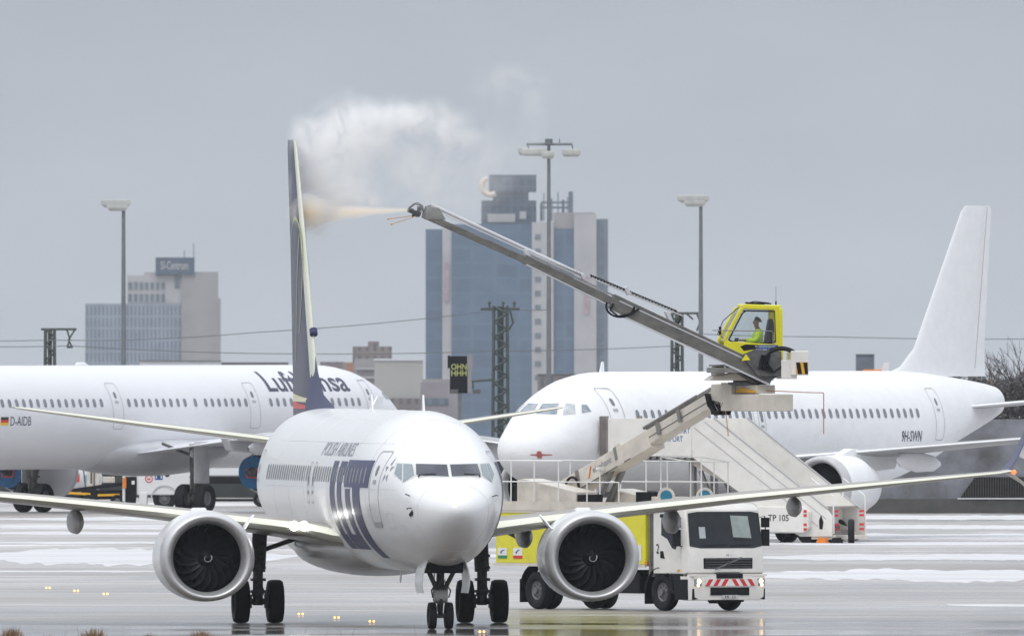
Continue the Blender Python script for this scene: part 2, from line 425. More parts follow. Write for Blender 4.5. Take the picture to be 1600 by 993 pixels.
def engine(parent, u, y, z, r, length, fan_r, cover=None, nacelle=None, blades=18, lipmat=None, style='flat', toe=0):
    c = Vector((u, y, z)); ax = Vector((1, toe, 0)).normalized()
    def shp(x, yy, h):
        if style != 'flat': return x, yy
        k = max(0, min(1, (math.hypot(x, yy)-fan_r)/(r-fan_r)))
        if yy < 0: yy *= 1-.075*k
        return x*(1+.022*k), yy
    rl = fan_r*1.0
    outer = [(.02, r*.905), (.06, r*.935), (.16, r*.965), (.4, r*.99), (.9, r*1.0), (1.6, r), (2.3, r*.97), (length*.8, r*.86), (length, r*.70), (length-.02, r*.66), (length*.8, r*.7)]
    mb = MB(); mb.revolve(outer, c, ax, 64, shp)
    e = mb.build('engine', nacelle or M_white, parent, smooth=60)
    lp = MB(); lp.revolve([(.42, r*.989), (.3, r*.983), (.16, r*.968), (.08, r*.945), (.03, r*.918), (0, r*.88), (.0, r*.85), (.03, r*.815), (.1, r*.78), (.22, rl*1.02), (.4, rl)], c-ax*.004, ax, 72, shp)
    lp.build('intake_lip', lipmat or M_lip, e, smooth=60)
    du = MB(); du.revolve([(.38, rl), (.8, rl*.99), (1.25, rl), (1.3, .02)], c, ax, 48); du.build('intake_duct', M_black, e, smooth=60)
    co = MB(); co.revolve([(length*.75, r*.55), (length*1.1, r*.42), (length*1.12, r*.38), (length*1.0, r*.33), (length*1.3, .03)], c, ax, 32); co.build('exhaust_cone', M_greyd, e, smooth=40)
    if blades:
        fb = MB()
        a = ax.cross(Vector((0,0,1))).normalized(); b = a.cross(ax).normalized()
        for q in range(blades):
            t0 = 2*math.pi*q/blades; A = []; B = []
            for k in range(9):
                s_ = k/8; rr = .17*rl+s_*(rl*.81)
                sweep = .55*math.sin(s_*2.2)*(.5)-.35*s_*s_
                half = (.16+.04*s_)/max(.35, 1); half = .13+.06*s_
                th = half/rr*math.cos(.35+.5*s_)
                dep = half*math.sin(.35+.75*s_)
                p1 = t0+sweep-th; p2 = t0+sweep+th
                A.append(c+ax*(.62+dep)+(a*math.cos(p1)+b*math.sin(p1))*rr)
                B.append(c+ax*(.62-dep)+(a*math.cos(p2)+b*math.sin(p2))*rr)
            n = len(A); vs = A+B; fs = [(i, i+1, n+i+1, n+i) for i in range(n-1)]
            fb.add(vs, fs)
        fb.build('fan', M_fan, e, smooth=60)
        sp = MB(); sp.revolve([(.18, .005), (.22, .05), (.3, .11), (.42, .17), (.62, .22), (.8, .23)], c, ax, 32); spn = sp.build('spinner', M_plastic, e, smooth=60)
        sw = MB(); pts = []
        for k in range(22):
            t = k/21; rr = .035+.085*t; an = 1.2+t*5.6
            pts.append(c+ax*(.19+rr*1.05)+(a*math.cos(an)+b*math.sin(an))*rr)
        sw.tube(pts, .014, 6); sw.build('white_swirl', M_wtext, spn)
    if cover:
        cv = MB(); cc = c+ax*(length*1.13); cv.disc(cc, ax, .66, .06, 40); k = cv.build('exhaust_cover', M_cover, e)
        rr_ = MB(); g = cc+ax*.05
        for (a0, b0) in (((-.26, -.2), (.26, -.2)), ((.26, -.2), (.26, .12)), ((.26, .12), (-.26, .12)), ((-.26, .12), (-.26, -.2))):
            rr_.bar(g+Vector((0, a0[0], a0[1])), g+Vector((0, b0[0], b0[1])), .05, .05)
        rr_.build('red_strap', M_red, k)
    return e
def wheel_mb(mb, c, axis, r, wd):
    prof = [(-wd*.28, r*.50), (-wd*.44, r*.60), (-wd*.5, r*.80), (-wd*.46, r*.93), (-wd*.3, r*.99), (0, r), (wd*.3, r*.99), (wd*.46, r*.93), (wd*.5, r*.80), (wd*.44, r*.60), (wd*.28, r*.50)]
    mb.mi = 0; mb.revolve(prof, c, axis, 40)
    for k in (-.16, -.02, .12, ):  # tread grooves show as thin ribs
        pass
    mb.mi = 1; mb.revolve([(-wd*.29, .01), (-wd*.22, r*.2), (-wd*.18, r*.42), (-wd*.30, r*.52)], c, axis, 32)
    mb.revolve([(wd*.29, .01), (wd*.22, r*.2), (wd*.18, r*.42), (wd*.30, r*.52)], c, axis, 32); mb.mi = 0
def wheel(parent, c, r, wd, axis=(0,1,0), name='wheel'):
    mb = MB(); wheel_mb(mb, Vector((0,0,0)), Vector(axis), r, wd)
    return mb.build(name, [M_tyre, M_rim], parent, smooth=35, loc=c)
def main_gear(parent, u, y, ztop, r, sep, wd, door_side, hang=0):
    sg = 1 if y > 0 else -1
    mb = MB()
    mb.tube([(u, y-sg*.05, ztop), (u, y, r+.75)], .19, 14); mb.tube([(u, y, r+.8), (u, y, r-.1)], .13, 12)
    mb.tube([(u, y-sep/2, r), (u, y+sep/2, r)], .085, 10)
    mb.tube([(u+.05, y, ztop-.5), (u+.05, y-sg*1.5, ztop+.02)], .06, 8)          # side stay
    mb.tube([(u, y, r+1.0), (u+.3, y, r+.75), (u+.32, y, r+.35), (u, y, r+.12)], .045, 8)
    for k in range(7):   # hoses and clamps
        a = k*.9; mb.tube([(u-.14, y+.10*math.cos(a), ztop-.2-.02*k), (u-.2, y+.15*math.cos(a+1), (ztop+r)/2), (u-.16, y+.2*math.sin(a), r+.12)], .016, 5)
    for zz in (.25, .55, .85, 1.15): mb.box((u-.05, y, r+zz), (.34, .36, .07))
    mb.box((u-.02, y-.24, r+.0), (.3, .14, .34)); mb.box((u-.02, y+.24, r), (.3, .14, .34))
    g = mb.build('main_gear', M_gear, parent, smooth=30)
    for s_ in (-1, 1): wheel(g, (u, y+s_*sep/2, r), r, wd)
    if door_side:
        d = MB(); d.box((u-.1, y+sg*.26, (ztop+r)/2+.35), (1.15, .03, ztop-r-.5)); d.build('leg_door', M_gearw, g, bevel=.01)
    return g
def nose_gear(parent, u, ztop, r, sep, wd, doors=True, light=True):
    mb = MB()
    mb.tube([(u, 0, ztop), (u, 0, r+.42)], .10, 12); mb.tube([(u, 0, r+.45), (u, 0, r-.06)], .065, 10)
    mb.tube([(u, -sep/2, r), (u, sep/2, r)], .055, 8)
    for s_ in (-1, 1):
        mb.tube([(u-.05, s_*.08, r+.62), (u-.25, s_*.42, ztop+.05)], .06, 8)
        mb.box((u, s_*.12, r+.58), (.2, .12, .2))
        mb.tube([(u-.1, s_*.2, r+.45), (u-.16, s_*.24, r+.62), (u-.1, s_*.1, r+.85)], .02, 5)
    mb.tube([(u-.02, 0, r+.5), (u-.28, 0, r+.3), (u-.05, 0, r+.06)], .04, 6)
    for k in range(5): mb.tube([(u-.12, -.1+.05*k, r+.9), (u-.15, -.13+.06*k, r+.5), (u-.1, -.08+.04*k, r+.1)], .012, 5)
    g = mb.build('nose_gear', M_gear, parent, smooth=30)
    t = MB(); t.revolve([(-.17, .15), (-.17, .19), (.17, .19), (.17, .15)], (u, 0, r+.5), (0,1,0), 20); t.box((u, 0, r+.5), (.22, .36, .17)); t.build('steering_collar', M_frame, g, smooth=30, bevel=.01)
    for s_ in (-1, 1): wheel(g, (u, s_*sep/2, r), r, wd)
    if doors:
        for s_ in (-1, 1):
            d = MB()
            rings = []
            for k in range(5):
                t_ = k/4; b_ = .80*t_; yy = .46+.12*math.sin(t_*2.4)
                u0 = u-1.3+.18*t_*t_; u1 = u+.35-.10*t_
                rings.append([Vector((u0, s_*yy, ztop+.1-b_)), Vector((u1, s_*yy, ztop+.1-b_)), Vector((u1, s_*(yy+.03), ztop+.1-b_)), Vector((u0, s_*(yy+.03), ztop+.1-b_))])
            d.loft(rings); d.build('nose_gear_door', M_white, g, smooth=40)
    return g

# ---------------------------------------------------------------- main airliner being de-iced
aft = (-.1166, .9932)
lot_rz = math.atan2(aft[1], aft[0])
ng = Vector((-1.78, 0, 0))
nose0 = (ng.x-4*aft[0], ng.y-4*aft[1], 0)
LOT = root('twin_jet_airliner', 'front white twin jet with navy tail and navy flank letters being sprayed with de-icing fluid', 'airliner', nose0, lot_rz)
LF = Fus([(0,2.95,2.95,0,2.95),(.06,3.12,2.78,.20,2.95),(.25,3.27,2.56,.40,2.93),(.6,3.42,2.30,.62,2.94),(1.1,3.58,2.02,.84,3.0),(1.7,3.74,1.80,1.03,3.1),
  (2.3,4.12,1.66,1.19,3.2),(3.0,4.50,1.55,1.34,3.27),(4,4.88,1.46,1.54,3.33),(5,5.12,1.42,1.69,3.36),(6,5.28,1.40,1.79,3.37),(7.2,5.38,1.39,1.86,3.37),
  (8.2,5.41,1.39,1.88,3.37),(27,5.41,1.39,1.88,3.37),(29,5.41,1.85,1.84,3.42),(31,5.38,2.35,1.62,3.6),(33,5.28,2.95,1.25,3.95),(35.5,5.12,3.65,.82,4.35),(37.3,4.92,4.15,.45,4.6),(38,4.78,4.42,.18,4.6)])
us = [0.0004]+[(k/22)**2*3.4 for k in range(1, 23)]+[3.4+.45*k for k in range(1, 12)]+[9+1.0*k for k in range(0, 18)]+[26.5+.6*k for k in range(0, 20)]+[38]
LF.hull('fuselage', M_white, LOT, us)
# wing-body fairing
fb = MB(); rings = []
for k in range(25):
    t = k/24; u = 11.6+t*12.6; b = math.sin(math.pi*t)**.55 if 0 < t < 1 else 0.02
    rings.append([Vector((u, 2.06*b*math.cos(a)**1 if True else 0, 1.95+(.75*b*math.sin(a) if math.sin(a) < 0 else .55*b*math.sin(a)))) for a in [2*math.pi*q/40 for q in range(40)]])
fb.loft(rings); fb.build('belly_fairing', M_white, LOT, smooth=60)
# glazing: seen-from-ahead outlines (y to starboard, z)
for s_ in (-1, 1):
    panes = [('windscreen', [(.04, 3.79), (.04, 4.085), (.76, 4.10), (.80, 3.83)], M_glass),
             ('quarter_window', [(.845, 3.83), (.845, 4.09), (1.02, 4.10), (1.10, 3.66)], M_glassl),
             ('side_window', [(1.13, 3.69), (1.05, 4.10), (1.14, 4.105), (1.235, 3.86)], M_glassl)]
    for nm, pl, mt in panes:
        pl = [(a*s_, b) for a, b in pl]
        cx = sum(a for a, b in pl)/4; cz = sum(b for a, b in pl)/4
        fr = nose_patch(LF, 'window_frame', [(a+(.028 if a > cx else -.028), b+(.028 if b > cz else -.028)) for a, b in pl], M_frame, LOT, .006)
        nose_patch(LF, nm, pl, mt, fr, .014)
    wp = MB(); wp.tube([LF.upt(s_*.72, 3.80, .05), LF.upt(s_*.34, 3.815, .06)], .014, 5); wp.tube([LF.upt(s_*.72, 3.80, .05), LF.upt(s_*.76, 3.76, .03)], .02, 5); wp.build('wiper', M_plastic, LOT)
# lettering on the starboard flank
def blk(*rects):
    vs = []; fs = []
    for (u0, u1, z0, z1) in rects:
        b = len(vs); vs += [Vector((u0, z0, 0)), Vector((u1, z0, 0)), Vector((u1, z1, 0)), Vector((u0, z1, 0))]; fs.append((b, b+1, b+2, b+3))
    return vs, fs
for side in (1, -1):
    g = (lambda a, b: (a, b)) if side > 0 else (lambda a, b: (16.2-a, 16.2-b))
    def B(*rs): return blk(*[(*g(a, b), c, d) for a, b, c, d in rs])
    hull_patch(LF, 'letter', *B((10.9, 11.95, 1.95, 4.14), (10.55, 10.9, 1.95, 2.32)), M_navy, LOT, side)
    hull_patch(LF, 'letter', *B((9.4, 10.35, 1.95, 4.14), (7.55, 8.5, 1.95, 3.47), (8.5, 9.4, 1.95, 2.32), (8.95, 9.4, 3.8, 4.14)), M_navy, LOT, side)
    hull_patch(LF, 'letter', *B((5.05, 8.75, 3.50, 4.18), (6.05, 7.1, 1.75, 3.50)), M_navy, LOT, side)
    hull_text(LF, 'title_lettering', 'POLISH AIRLINES', 15.6 if side > 0 else 8.6, 4.26, 7.0, .34, side, M_inkg, LOT)
    z_ = 3.80
    ws = [8.35+.508*k for k in range(0, 37)]
    windows(LF, [5.6+.508*k for k in range(0, 5)]+[u for u in ws if abs(u-16.4) > .3], z_, side, LOT, M_windk, .20, .40)
    door(LF, 'passenger_door', 4.05, 4.95, 2.62, 4.42, side, LOT, sill=True)
    door(LF, 'rear_door', 28.6, 29.4, 2.7, 4.35, side, LOT)
    for ue in (15.9, 16.9): door(LF, 'overwing_exit', ue-.26, ue+.26, 3.05, 4.1, side, LOT)
for u_ in (5.35, 8.0, 12.6, 17.9, 21.4, 24.8):   # skin joints
    t, b, w_, c = LF.at(u_); sm_ = MB(); sm_.tube([(u_, (w_+.001)*math.cos(a), c+((t-c) if math.sin(a) > 0 else (c-b))*1.0005*math.sin(a)) for a in [2*math.pi*q/64 for q in range(65)]], .005, 4); sm_.build('skin_joint', mat('faint_seam', (.68,.68,.69), .5, nv=.03), LOT)
for z_ in (3.47, 4.6):
    sm_ = MB(); sm_.tube([LF.pt(2.2+k*.6, z_, 1, .001) for k in range(42)], .005, 4); sm_.build('skin_joint', mat('faint_seam', (.68,.68,.69), .5, nv=.03), LOT)
for (u0, u1, z0, z1) in ((3.0, 3.5, 2.5, 2.9), (9.6, 10.6, 1.9, 2.7), (6.3, 6.7, 2.2, 2.5), (2.3, 2.55, 2.45, 2.6)):
    vs_, fs_ = ring_patch(rrect(u0, u1, z0, z1, .06), rrect(u0+.018, u1-.018, z0+.018, z1-.018, .05)); hull_patch(LF, 'service_hatch', vs_, fs_, mat('faint_seam', (.68,.68,.69), .5, nv=.03), LOT, 1, .004)
# star emblem by the door, port and sensor marks
st = []
for k in range(5):
    a = R(90+72*k); cx, cz = 3.68+.15*math.cos(a), 3.93+.19*math.sin(a)
    st.append((cx, cz, a))
vs = []; fs = []
for cx, cz, a in st:
    b = len(vs); vs += [Vector((cx+.13*math.cos(a), cz+.15*math.sin(a), 0)), Vector((cx+.06*math.cos(a+2.2), cz+.08*math.sin(a+2.2), 0)), Vector((cx+.06*math.cos(a-2.2), cz+.08*math.sin(a-2.2), 0))]; fs.append((b, b+1, b+2))
hull_patch(LF, 'star_emblem', vs, fs, M_inkg, LOT, 1)
for (y_, z_) in ((1.02, 3.32), (1.0, 3.02), (-1.05, 3.3)):
    pb = MB(); p = LF.upt(y_, z_, .0); n = (LF.upt(y_, z_, .1)-p); pb.tube([p, p+n*1.2, p+n*1.3+Vector((-.16, 0, -.02))], .016, 6); pb.build('pitot_probe', M_greyd, LOT)
pv = MB(); pv.add([LF.upt(1.03, 2.86, .02), LF.upt(.97, 2.98, .02), LF.upt(.96, 2.86, .02), LF.upt(1.0, 2.80, .02)], [(0, 1, 2), (0, 2, 3)]); pv.build('angle_of_attack_vane', M_plastic, LOT)
rl = MB()   # radome seam
pts = []
for q in range(49):
    a = 2*math.pi*q/48; t, b, w_, c = LF.at(1.25); pts.append(Vector((1.25, (w_+.004)*math.cos(a), c+((t-c) if math.sin(a) > 0 else (c-b))*1.004*math.sin(a))))
rl.tube(pts, .0042, 4); rl.build('radome_seam', mat('faint_seam', (.68,.68,.69), .5, nv=.03), LOT)
# antennas
for u, h in ((7.5, .42), (19, .4)):
    a = MB(); a.prism([(u, 5.38), (u+.34, 5.38), (u+.30, 5.38+h), (u+.2, 5.38+h)], -.02, .02); a.build('blade_antenna', M_white, LOT)
for u in (5.2, 9.0, 12.5):
    a = MB(); a.prism([(u, 1.42), (u+.3, 1.42), (u+.32, 1.08), (u+.24, 1.08)], -.015, .015); a.build('belly_antenna', M_white, LOT)
# wings
for s_ in (1, -1):
    zz = lambda y: 2.24+.107*(y-1.88)
    secs = [(s_*y, u, zz(y)+dz, c, t, tw) for (y, u, dz, c, t, tw) in
            ((.9, 12.0, .0, 8.6, .13, 1.0), (1.7, 12.9, .05, 7.8, .138, 1.0), (2.2, 13.5, .12, 7.1, .148, 1.0), (3.8, 14.3, .15, 6.2, .140, 1.0), (5.9, 15.25, .17, 4.9, .145, .8), (9, 16.75, .15, 3.9, .150, .6), (13, 18.75, .07, 2.75, .14, .3), (16.2, 20.4, 0, 1.75, .12, 0), (16.55, 20.62, .02, 1.6, .12, 0))]
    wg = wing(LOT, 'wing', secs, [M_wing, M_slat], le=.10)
    # winglet: upper and lower blades
    def blade(nm, pts, material):
        rings = []
        for (y, z, u, c, t) in pts:
            rings.append([Vector((u+x*c, s_*(y+h*t*c*1.0), z+.0)) for x, h in FOIL])
        mb = MB(); mb.loft(rings); return mb.build(nm, material, wg, smooth=40)
    z0 = zz(16.5)
    blade('winglet', [(16.45, z0-.02, 20.6, 1.55, .09), (16.75, z0+.35, 20.95, 1.3, .09), (17.2, z0+1.2, 21.6, .95, .08), (17.75, z0+2.35, 22.6, .5, .08)], M_navy)
    blade('lower_winglet', [(16.5, z0+.0, 20.65, 1.45, .09), (16.95, z0-.28, 21.1, .95, .09), (17.35, z0-.62, 21.7, .45, .09)], M_slat)
    nl = MB(); nl.revolve([(-.02, .005), (0, .05), (.1, .06), (.2, .01)], (20.62, s_*16.62, z0+.0), (1, 0, 0), 12)
    nl.build('navigation_light', M_navr if s_ < 0 else glow('lit_green_nav_light', (.1, 1, .35), 5), wg)
    # fairing at the joint + landing light
    if s_ > 0:
        for dy in (0, .24):
            ll = MB(); ll.revolve([(-.05, .01), (-.04, .08), (0, .11), (.10, .11)], (13.46+dy*.5, 2.36+dy, 2.50), (1, .0, 0), 20, lambda x, yy, h: (x, yy*1.1)); ll.build('landing_light', M_land, wg, smooth=60)
    for (y, u, r_, ln) in ((7.6, 17.6, .24, 2.9), (10.9, 19.1, .2, 2.4), (3.9, 18.2, .22, 2.8)):
        ff = MB(); ff.revolve([(0, .02), (.25, r_*.75), (.8, r_), (ln*.6, r_*.95), (ln, .05)], (u, s_*y, zz(y)-.28), (1, 0, 0), 20, lambda x, yy, h: (x*.72, yy*1.3))
        ff.build('flap_track_fairing', M_lhgrey, wg, smooth=60)
    e = engine(LOT, 12.6, s_*4.87, 1.70, 1.19, 4.2, .855, toe=-s_*.0)
    py = MB(); py.prism([(13.9, 2.6), (14.9, 2.95), (17.2, 2.62), (17.2, 2.2), (13.6, 2.2)], s_*4.87-.2, s_*4.87+.2); py.build('pylon', M_white, e, smooth=30, bevel=.05)
    stk = MB(); yi = s_*(4.87-1.0)
    stk.prism([(13.15, 2.42), (13.9, 2.49), (13.9, 2.76), (13.55, 2.78)], yi-.02, yi+.02)
    stk.v = [Vector((v.x, v.y-s_*(v.z-2.45)*.75, v.z)) for v in stk.v]
    stk.build('nacelle_chine', M_white, e)
    main_gear(LOT, 19.6, s_*2.86, 2.3, .55, .87, .40, False)
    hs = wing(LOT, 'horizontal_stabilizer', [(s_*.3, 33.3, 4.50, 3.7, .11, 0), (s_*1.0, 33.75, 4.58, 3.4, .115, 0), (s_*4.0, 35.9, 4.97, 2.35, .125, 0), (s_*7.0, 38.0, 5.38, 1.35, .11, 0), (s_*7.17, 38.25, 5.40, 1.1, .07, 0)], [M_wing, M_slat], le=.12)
nose_gear(LOT, 4.0, 1.60, .335, .42, .20)
bay = MB(); bay.bb((2.75, -.43, 1.44), (4.35, .43, 1.66)); bay.build('nose_gear_bay', M_black, LOT)
by = MB()
by.prism([(2.8, 1.40), (4.3, 1.385), (4.3, 1.5), (2.8, 1.6)], -.42, .42); by.build('gear_bay_opening', M_black, LOT)
# fin
fin = wing(LOT, 'vertical_fin', [(5.2, 31.0, 0, 6.4, .085, 0), (6.2, 31.75, 0, 5.75, .09, 0), (9.5, 34.35, 0, 3.7, .10, 0), (12.1, 36.55, 0, 2.2, .10, 0), (12.34, 36.95, 0, 1.75, .07, 0)], [M_navyfin, M_slat], le=.12, vertical=True, le_from=1)
df = MB(); df.loft([[Vector((27.4+.0, -.02, 5.36)), Vector((27.4, .02, 5.36)), Vector((27.45, .0, 5.40))], [Vector((30.2, -.14, 5.3)), Vector((30.2, .14, 5.3)), Vector((30.2, 0, 5.75))], [Vector((31.6, -.2, 5.3)), Vector((31.6, .2, 5.3)), Vector((31.6, .0, 6.35))], [Vector((32.9, -.2, 5.3)), Vector((32.9, .2, 5.3)), Vector((32.9, 0, 7.25))]]); df.build('dorsal_fillet', M_navy, fin, smooth=60)
def fin_pt(u, z, off=.012, side=1):
    t = [(5.2, 31.0, 6.4, .085), (6.2, 31.75, 5.75, .09), (9.5, 34.35, 3.7, .10), (12.1, 36.55, 2.2, .10)]
    for i in range(3):
        if t[i][0] <= z <= t[i+1][0]: break
    k = (z-t[i][0])/(t[i+1][0]-t[i][0]); le, c, th = [t[i][j]+(t[i+1][j]-t[i][j])*k for j in (1, 2, 3)]
    x = min(.999, max(.001, (u-le)/c)); h = 5*(.2969*math.sqrt(x)-.126*x-.3516*x*x+.2843*x**3-.1036*x**4)
    return Vector((u, side*((.56 if side > 0 else .44)*h*th*c+off), z))
def fin_line(pts, w, name):
    for side in (1, -1):
        vs = []; n = len(pts)
        for i, (u, z) in enumerate(pts):
            a = pts[max(0, i-1)]; b = pts[min(n-1, i+1)]; d = Vector((b[0]-a[0], b[1]-a[1])).normalized(); q = Vector((-d.y, d.x))*w/2
            vs += [fin_pt(u+q.x, z+q.y, side=side), fin_pt(u-q.x, z-q.y, side=side)]
        mb = MB(); mb.add(vs, [(2*i, 2*i+1, 2*i+3, 2*i+2) for i in range(n-1)]); mb.build(name, M_lime, fin)
fin_line([(36.05+1.75*math.cos(a), 8.55+1.75*math.sin(a)) for a in [R(35+k*9) for k in range(0, 22)]], .09, 'ring_emblem')
fin_line([(35.1+.028*k*(1 if k < 20 else 1), 9.9-.11*k) for k in range(0, 31)], .11, 'wing_stroke_emblem')
fin_line([(36.9-.02*k, 7.75-.01*k+.1*math.sin(k*.4)) for k in range(12)], .1, 'beak_emblem')
lb = MB(); lb.box((33.1-.02, 0, 7.35), (.05, .30, .42)); 
lb = MB(); lb.tube([(32.56, .0, 7.30), (32.66, .0, 7.42)], .105, 16); lb.build('round_tail_emblem', M_navy, fin, smooth=40)
for side in (1, -1):
    vs, fs = [Vector((29.6, 5.35, 0)), Vector((33, 5.02, 0)), Vector((35.5, 4.88, 0)), Vector((35.5, 4.98, 0)), Vector((33, 5.20, 0))], [(0, 1, 2, 3, 4)]
    for (z0, z1, m_, nm) in ((5.40, 5.58, M_red, 'red_tail_stripe'), (5.58, 5.78, M_cream, 'cream_tail_stripe')):
        mb = MB(); P_ = []
        for k in range(13):
            u = 31.3+k*.48; x = k/12
            P_ += [fin_pt(max(u, 31.35), z0-.02, .02, side), fin_pt(max(u, 31.45), z0+(z1-z0)*(.2+.8*x), .02, side)]
        mb.add(P_, [(2*i, 2*i+1, 2*i+3, 2*i+2) for i in range(12)]); mb.build(nm, m_, fin)

# ---------------------------------------------------------------- two Airbus-like airliners
def narrow(rt, L, fu, white, grey, zw, side, win_us, doors, tail, wing_u, eng_u, gear_u, engine_cover=False, snow=False, both=False):
    us = [0.0004]+[(k/20)**2*4.5 for k in range(1, 21)]+[5+.5*k for k in range(1, 7)]+[9+(L-21)*k/14 for k in range(0, 15)]+[L-12+.6*k for k in range(1, 20)]+[L]
    fu.hull('fuselage', white, rt, us)
    sides = (side,)
    for s_ in sides:
        windows(fu, win_us, zw, s_, rt, M_win, .23, .34)
        for (a, b, z0, z1) in doors: door(fu, 'passenger_door', a, b, z0, z1, s_, rt)
    for s_ in (1, -1):
        for nm, pl in (('windscreen', [(.08, 4.46), (.08, 4.80), (.60, 4.82), (.76, 4.44)]), ('quarter_window', [(.92, 4.42), (.78, 4.82), (1.00, 4.80), (1.18, 4.46)]), ('side_window', [(1.29, 4.48), (1.14, 4.78), (1.24, 4.76), (1.40, 4.54)])):
            nose_patch(fu, nm, [(a*s_, b) for a, b in pl], (M_glass if nm == 'windscreen' else M_glassl) if not snow else {'windscreen': M_frostd, 'quarter_window': M_frost, 'side_window': M_frostd}[nm], rt, .012)
    fb = MB(); rings = []
    for k in range(25):
        t = k/24; u = wing_u-3.2+t*13.5; b = math.sin(math.pi*min(1, max(0, t)))**.5 if 0 < t < 1 else .03
        rings.append([Vector((u, 2.2*b*math.cos(a), 2.5+(1.05*b*math.sin(a) if math.sin(a) < 0 else .75*b*math.sin(a)))) for a in [2*math.pi*q/36 for q in range(36)]])
    fb.loft(rings); fb.build('belly_fairing', grey, rt, smooth=60)
    for s_ in (1, -1):
        zz = lambda y: 2.75+(.09 if snow else .07)*(y-1.97)
        secs = [(s_*y, u+wing_u-12.5, zz(y), c, t, tw) for (y, u, c, t, tw) in ((1.0, 11.9, 7.6, .12, 3), (2.0, 12.5, 6.9, .13, 3), (6.4, 14.9, 4.0, .12, 1.5), (11, 17.4, 2.9, .11, .5), (16.8, 20.5, 1.6, .10, 0))]
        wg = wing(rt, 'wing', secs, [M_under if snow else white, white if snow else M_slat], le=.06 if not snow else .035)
        tp = MB(); t = s_*16.9; u0 = 20.6+wing_u-12.5
        if snow: tp.prism([(u0, zz(16.9)-.6), (u0+1.3, zz(16.9)-.3), (u0+2.2, zz(16.9)+.9), (u0+1.7, zz(16.9)+.9)], t-.03, t+.03); tp.build('wingtip_fence', white, wg)
        else: tp.prism([(u0, zz(16.9)-.06), (u0+1.3, zz(16.9)-.05), (u0+1.3, zz(16.9)+.05), (u0, zz(16.9)+.06)], t-.03, t+.03); tp.build('wingtip_cap', white, wg)
        for (y, u, ln) in ((6.9, 15.8, 3.4), (10.6, 17.8, 2.9), (14.2, 19.6, 2.4), (3.9, 15.6, 3.2)):
            u = u+wing_u-12.5
            ff = MB(); ff.revolve([(0, .02), (.35, .18), (ln*.45, .27), (ln*.85, .2), (ln, .06)], (u, s_*y, zz(y)-.36), (1, 0, -.05), 20, lambda x, yy, h: (x*.75, yy*1.35)); ff.build('flap_track_fairing', grey, wg, smooth=60)
        e = engine(rt, eng_u, s_*5.75, 1.88 if snow else 1.62, 1.12, 3.3, .86, cover=engine_cover, nacelle=white, lipmat=M_gearw, style='round', blades=0 if engine_cover else 20)
        py = MB(); py.prism([(eng_u+.9, 2.85), (eng_u+2.2, 3.22), (eng_u+6.0, 3.0), (eng_u+5.6, 2.5), (eng_u+2.6, 2.35)], s_*5.75-.16, s_*5.75+.16); py.build('pylon', grey, e, smooth=30, bevel=.03)
        main_gear(rt, gear_u, s_*3.8, 2.75, .58, .93, .42, True)
        wing(rt, 'horizontal_stabilizer', [(s_*.3, L-5.0, 4.55, 3.7, .09, 0), (s_*1.2, L-4.5, 4.64, 3.35, .10, 0), (s_*6.2, L-1.3, 5.15, 1.3, .12, 0)], [M_under if snow else white, white if snow else M_slat], le=.05)
    nose_gear(rt, 5.07, 2.0, .38, .5, .22, doors=True)
    if tail:
        f_ = wing(rt, 'vertical_fin', [(5.70, L-9.2, 0, 8.3, .05, 0), (6.05, L-7.7, 0, 6.75, .07, 0), (6.7, L-6.6, 0, 5.6, .09, 0), (11.55, L-2.85, 0, 2.4, .09, 0), (11.76, L-2.5, 0, 1.95, .07, 0)], [white, M_lhgrey] if not snow else [white, white], le=.015, vertical=True)
        rd = MB(); rd.tube([(L-2.35, -.30, 6.0), (L-1.05, -.14, 11.7)], .018, 5); rd.build('rudder_line', M_line, f_)
    a = MB(); a.prism([(6.6, 5.85), (6.95, 5.85), (6.9, 6.25), (6.78, 6.25)], -.02, .02); a.build('blade_antenna', white, rt)
    for ua in (L*.55,):
        a = MB(); a.revolve([(-.5, .02), (-.2, .12), (.3, .12), (.5, .02)], (ua, 0, 5.90), (1, 0, 0), 12); a.build('satcom_dome', white, rt, smooth=60)
def bus_tab(L):
    return [(0,3.15,3.15,0,3.15),(.06,3.42,2.90,.28,3.15),(.3,3.74,2.55,.66,3.16),(.8,4.05,2.25,.98,3.22),(1.5,4.36,2.05,1.26,3.35),(2.2,4.84,1.95,1.45,3.5),(3.0,5.24,1.87,1.62,3.6),(4,5.58,1.83,1.72,3.72),(5,5.78,1.78,1.86,3.8),(6.2,5.88,1.75,1.95,3.83),(7.2,5.90,1.75,1.975,3.83),
      (L-12,5.90,1.75,1.975,3.83),(L-9.5,5.90,2.0,1.90,3.86),(L-7,5.86,2.55,1.66,4.0),(L-4.5,5.72,3.25,1.27,4.25),(L-2,5.52,3.85,.88,4.6),(L-.6,5.36,4.22,.62,4.75),(L-.15,5.22,4.36,.46,4.8),(L,5.05,4.5,.28,4.8)]
WF = Fus(bus_tab(37.57))
A2 = (.459, .888)
WHT = root('snowy_airliner', 'all white unmarked airliner under fresh snow parked behind the passenger stairs', 'airliner', (.0, 291, 0), math.atan2(A2[1], A2[0]))
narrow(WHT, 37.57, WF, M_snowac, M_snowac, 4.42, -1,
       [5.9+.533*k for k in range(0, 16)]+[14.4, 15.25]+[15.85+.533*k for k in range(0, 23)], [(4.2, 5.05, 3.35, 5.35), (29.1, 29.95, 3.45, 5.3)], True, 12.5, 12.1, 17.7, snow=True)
for ue in (14.4, 15.25): door(WF, 'overwing_exit', ue-.27, ue+.27, 3.75, 4.75, -1, WHT)
hull_text(WF, 'registration', '9H-SWN', 26.1, 3.42, 1.7, .38, -1, M_ink, WHT, .01)
st = []
vs = []; fs = []
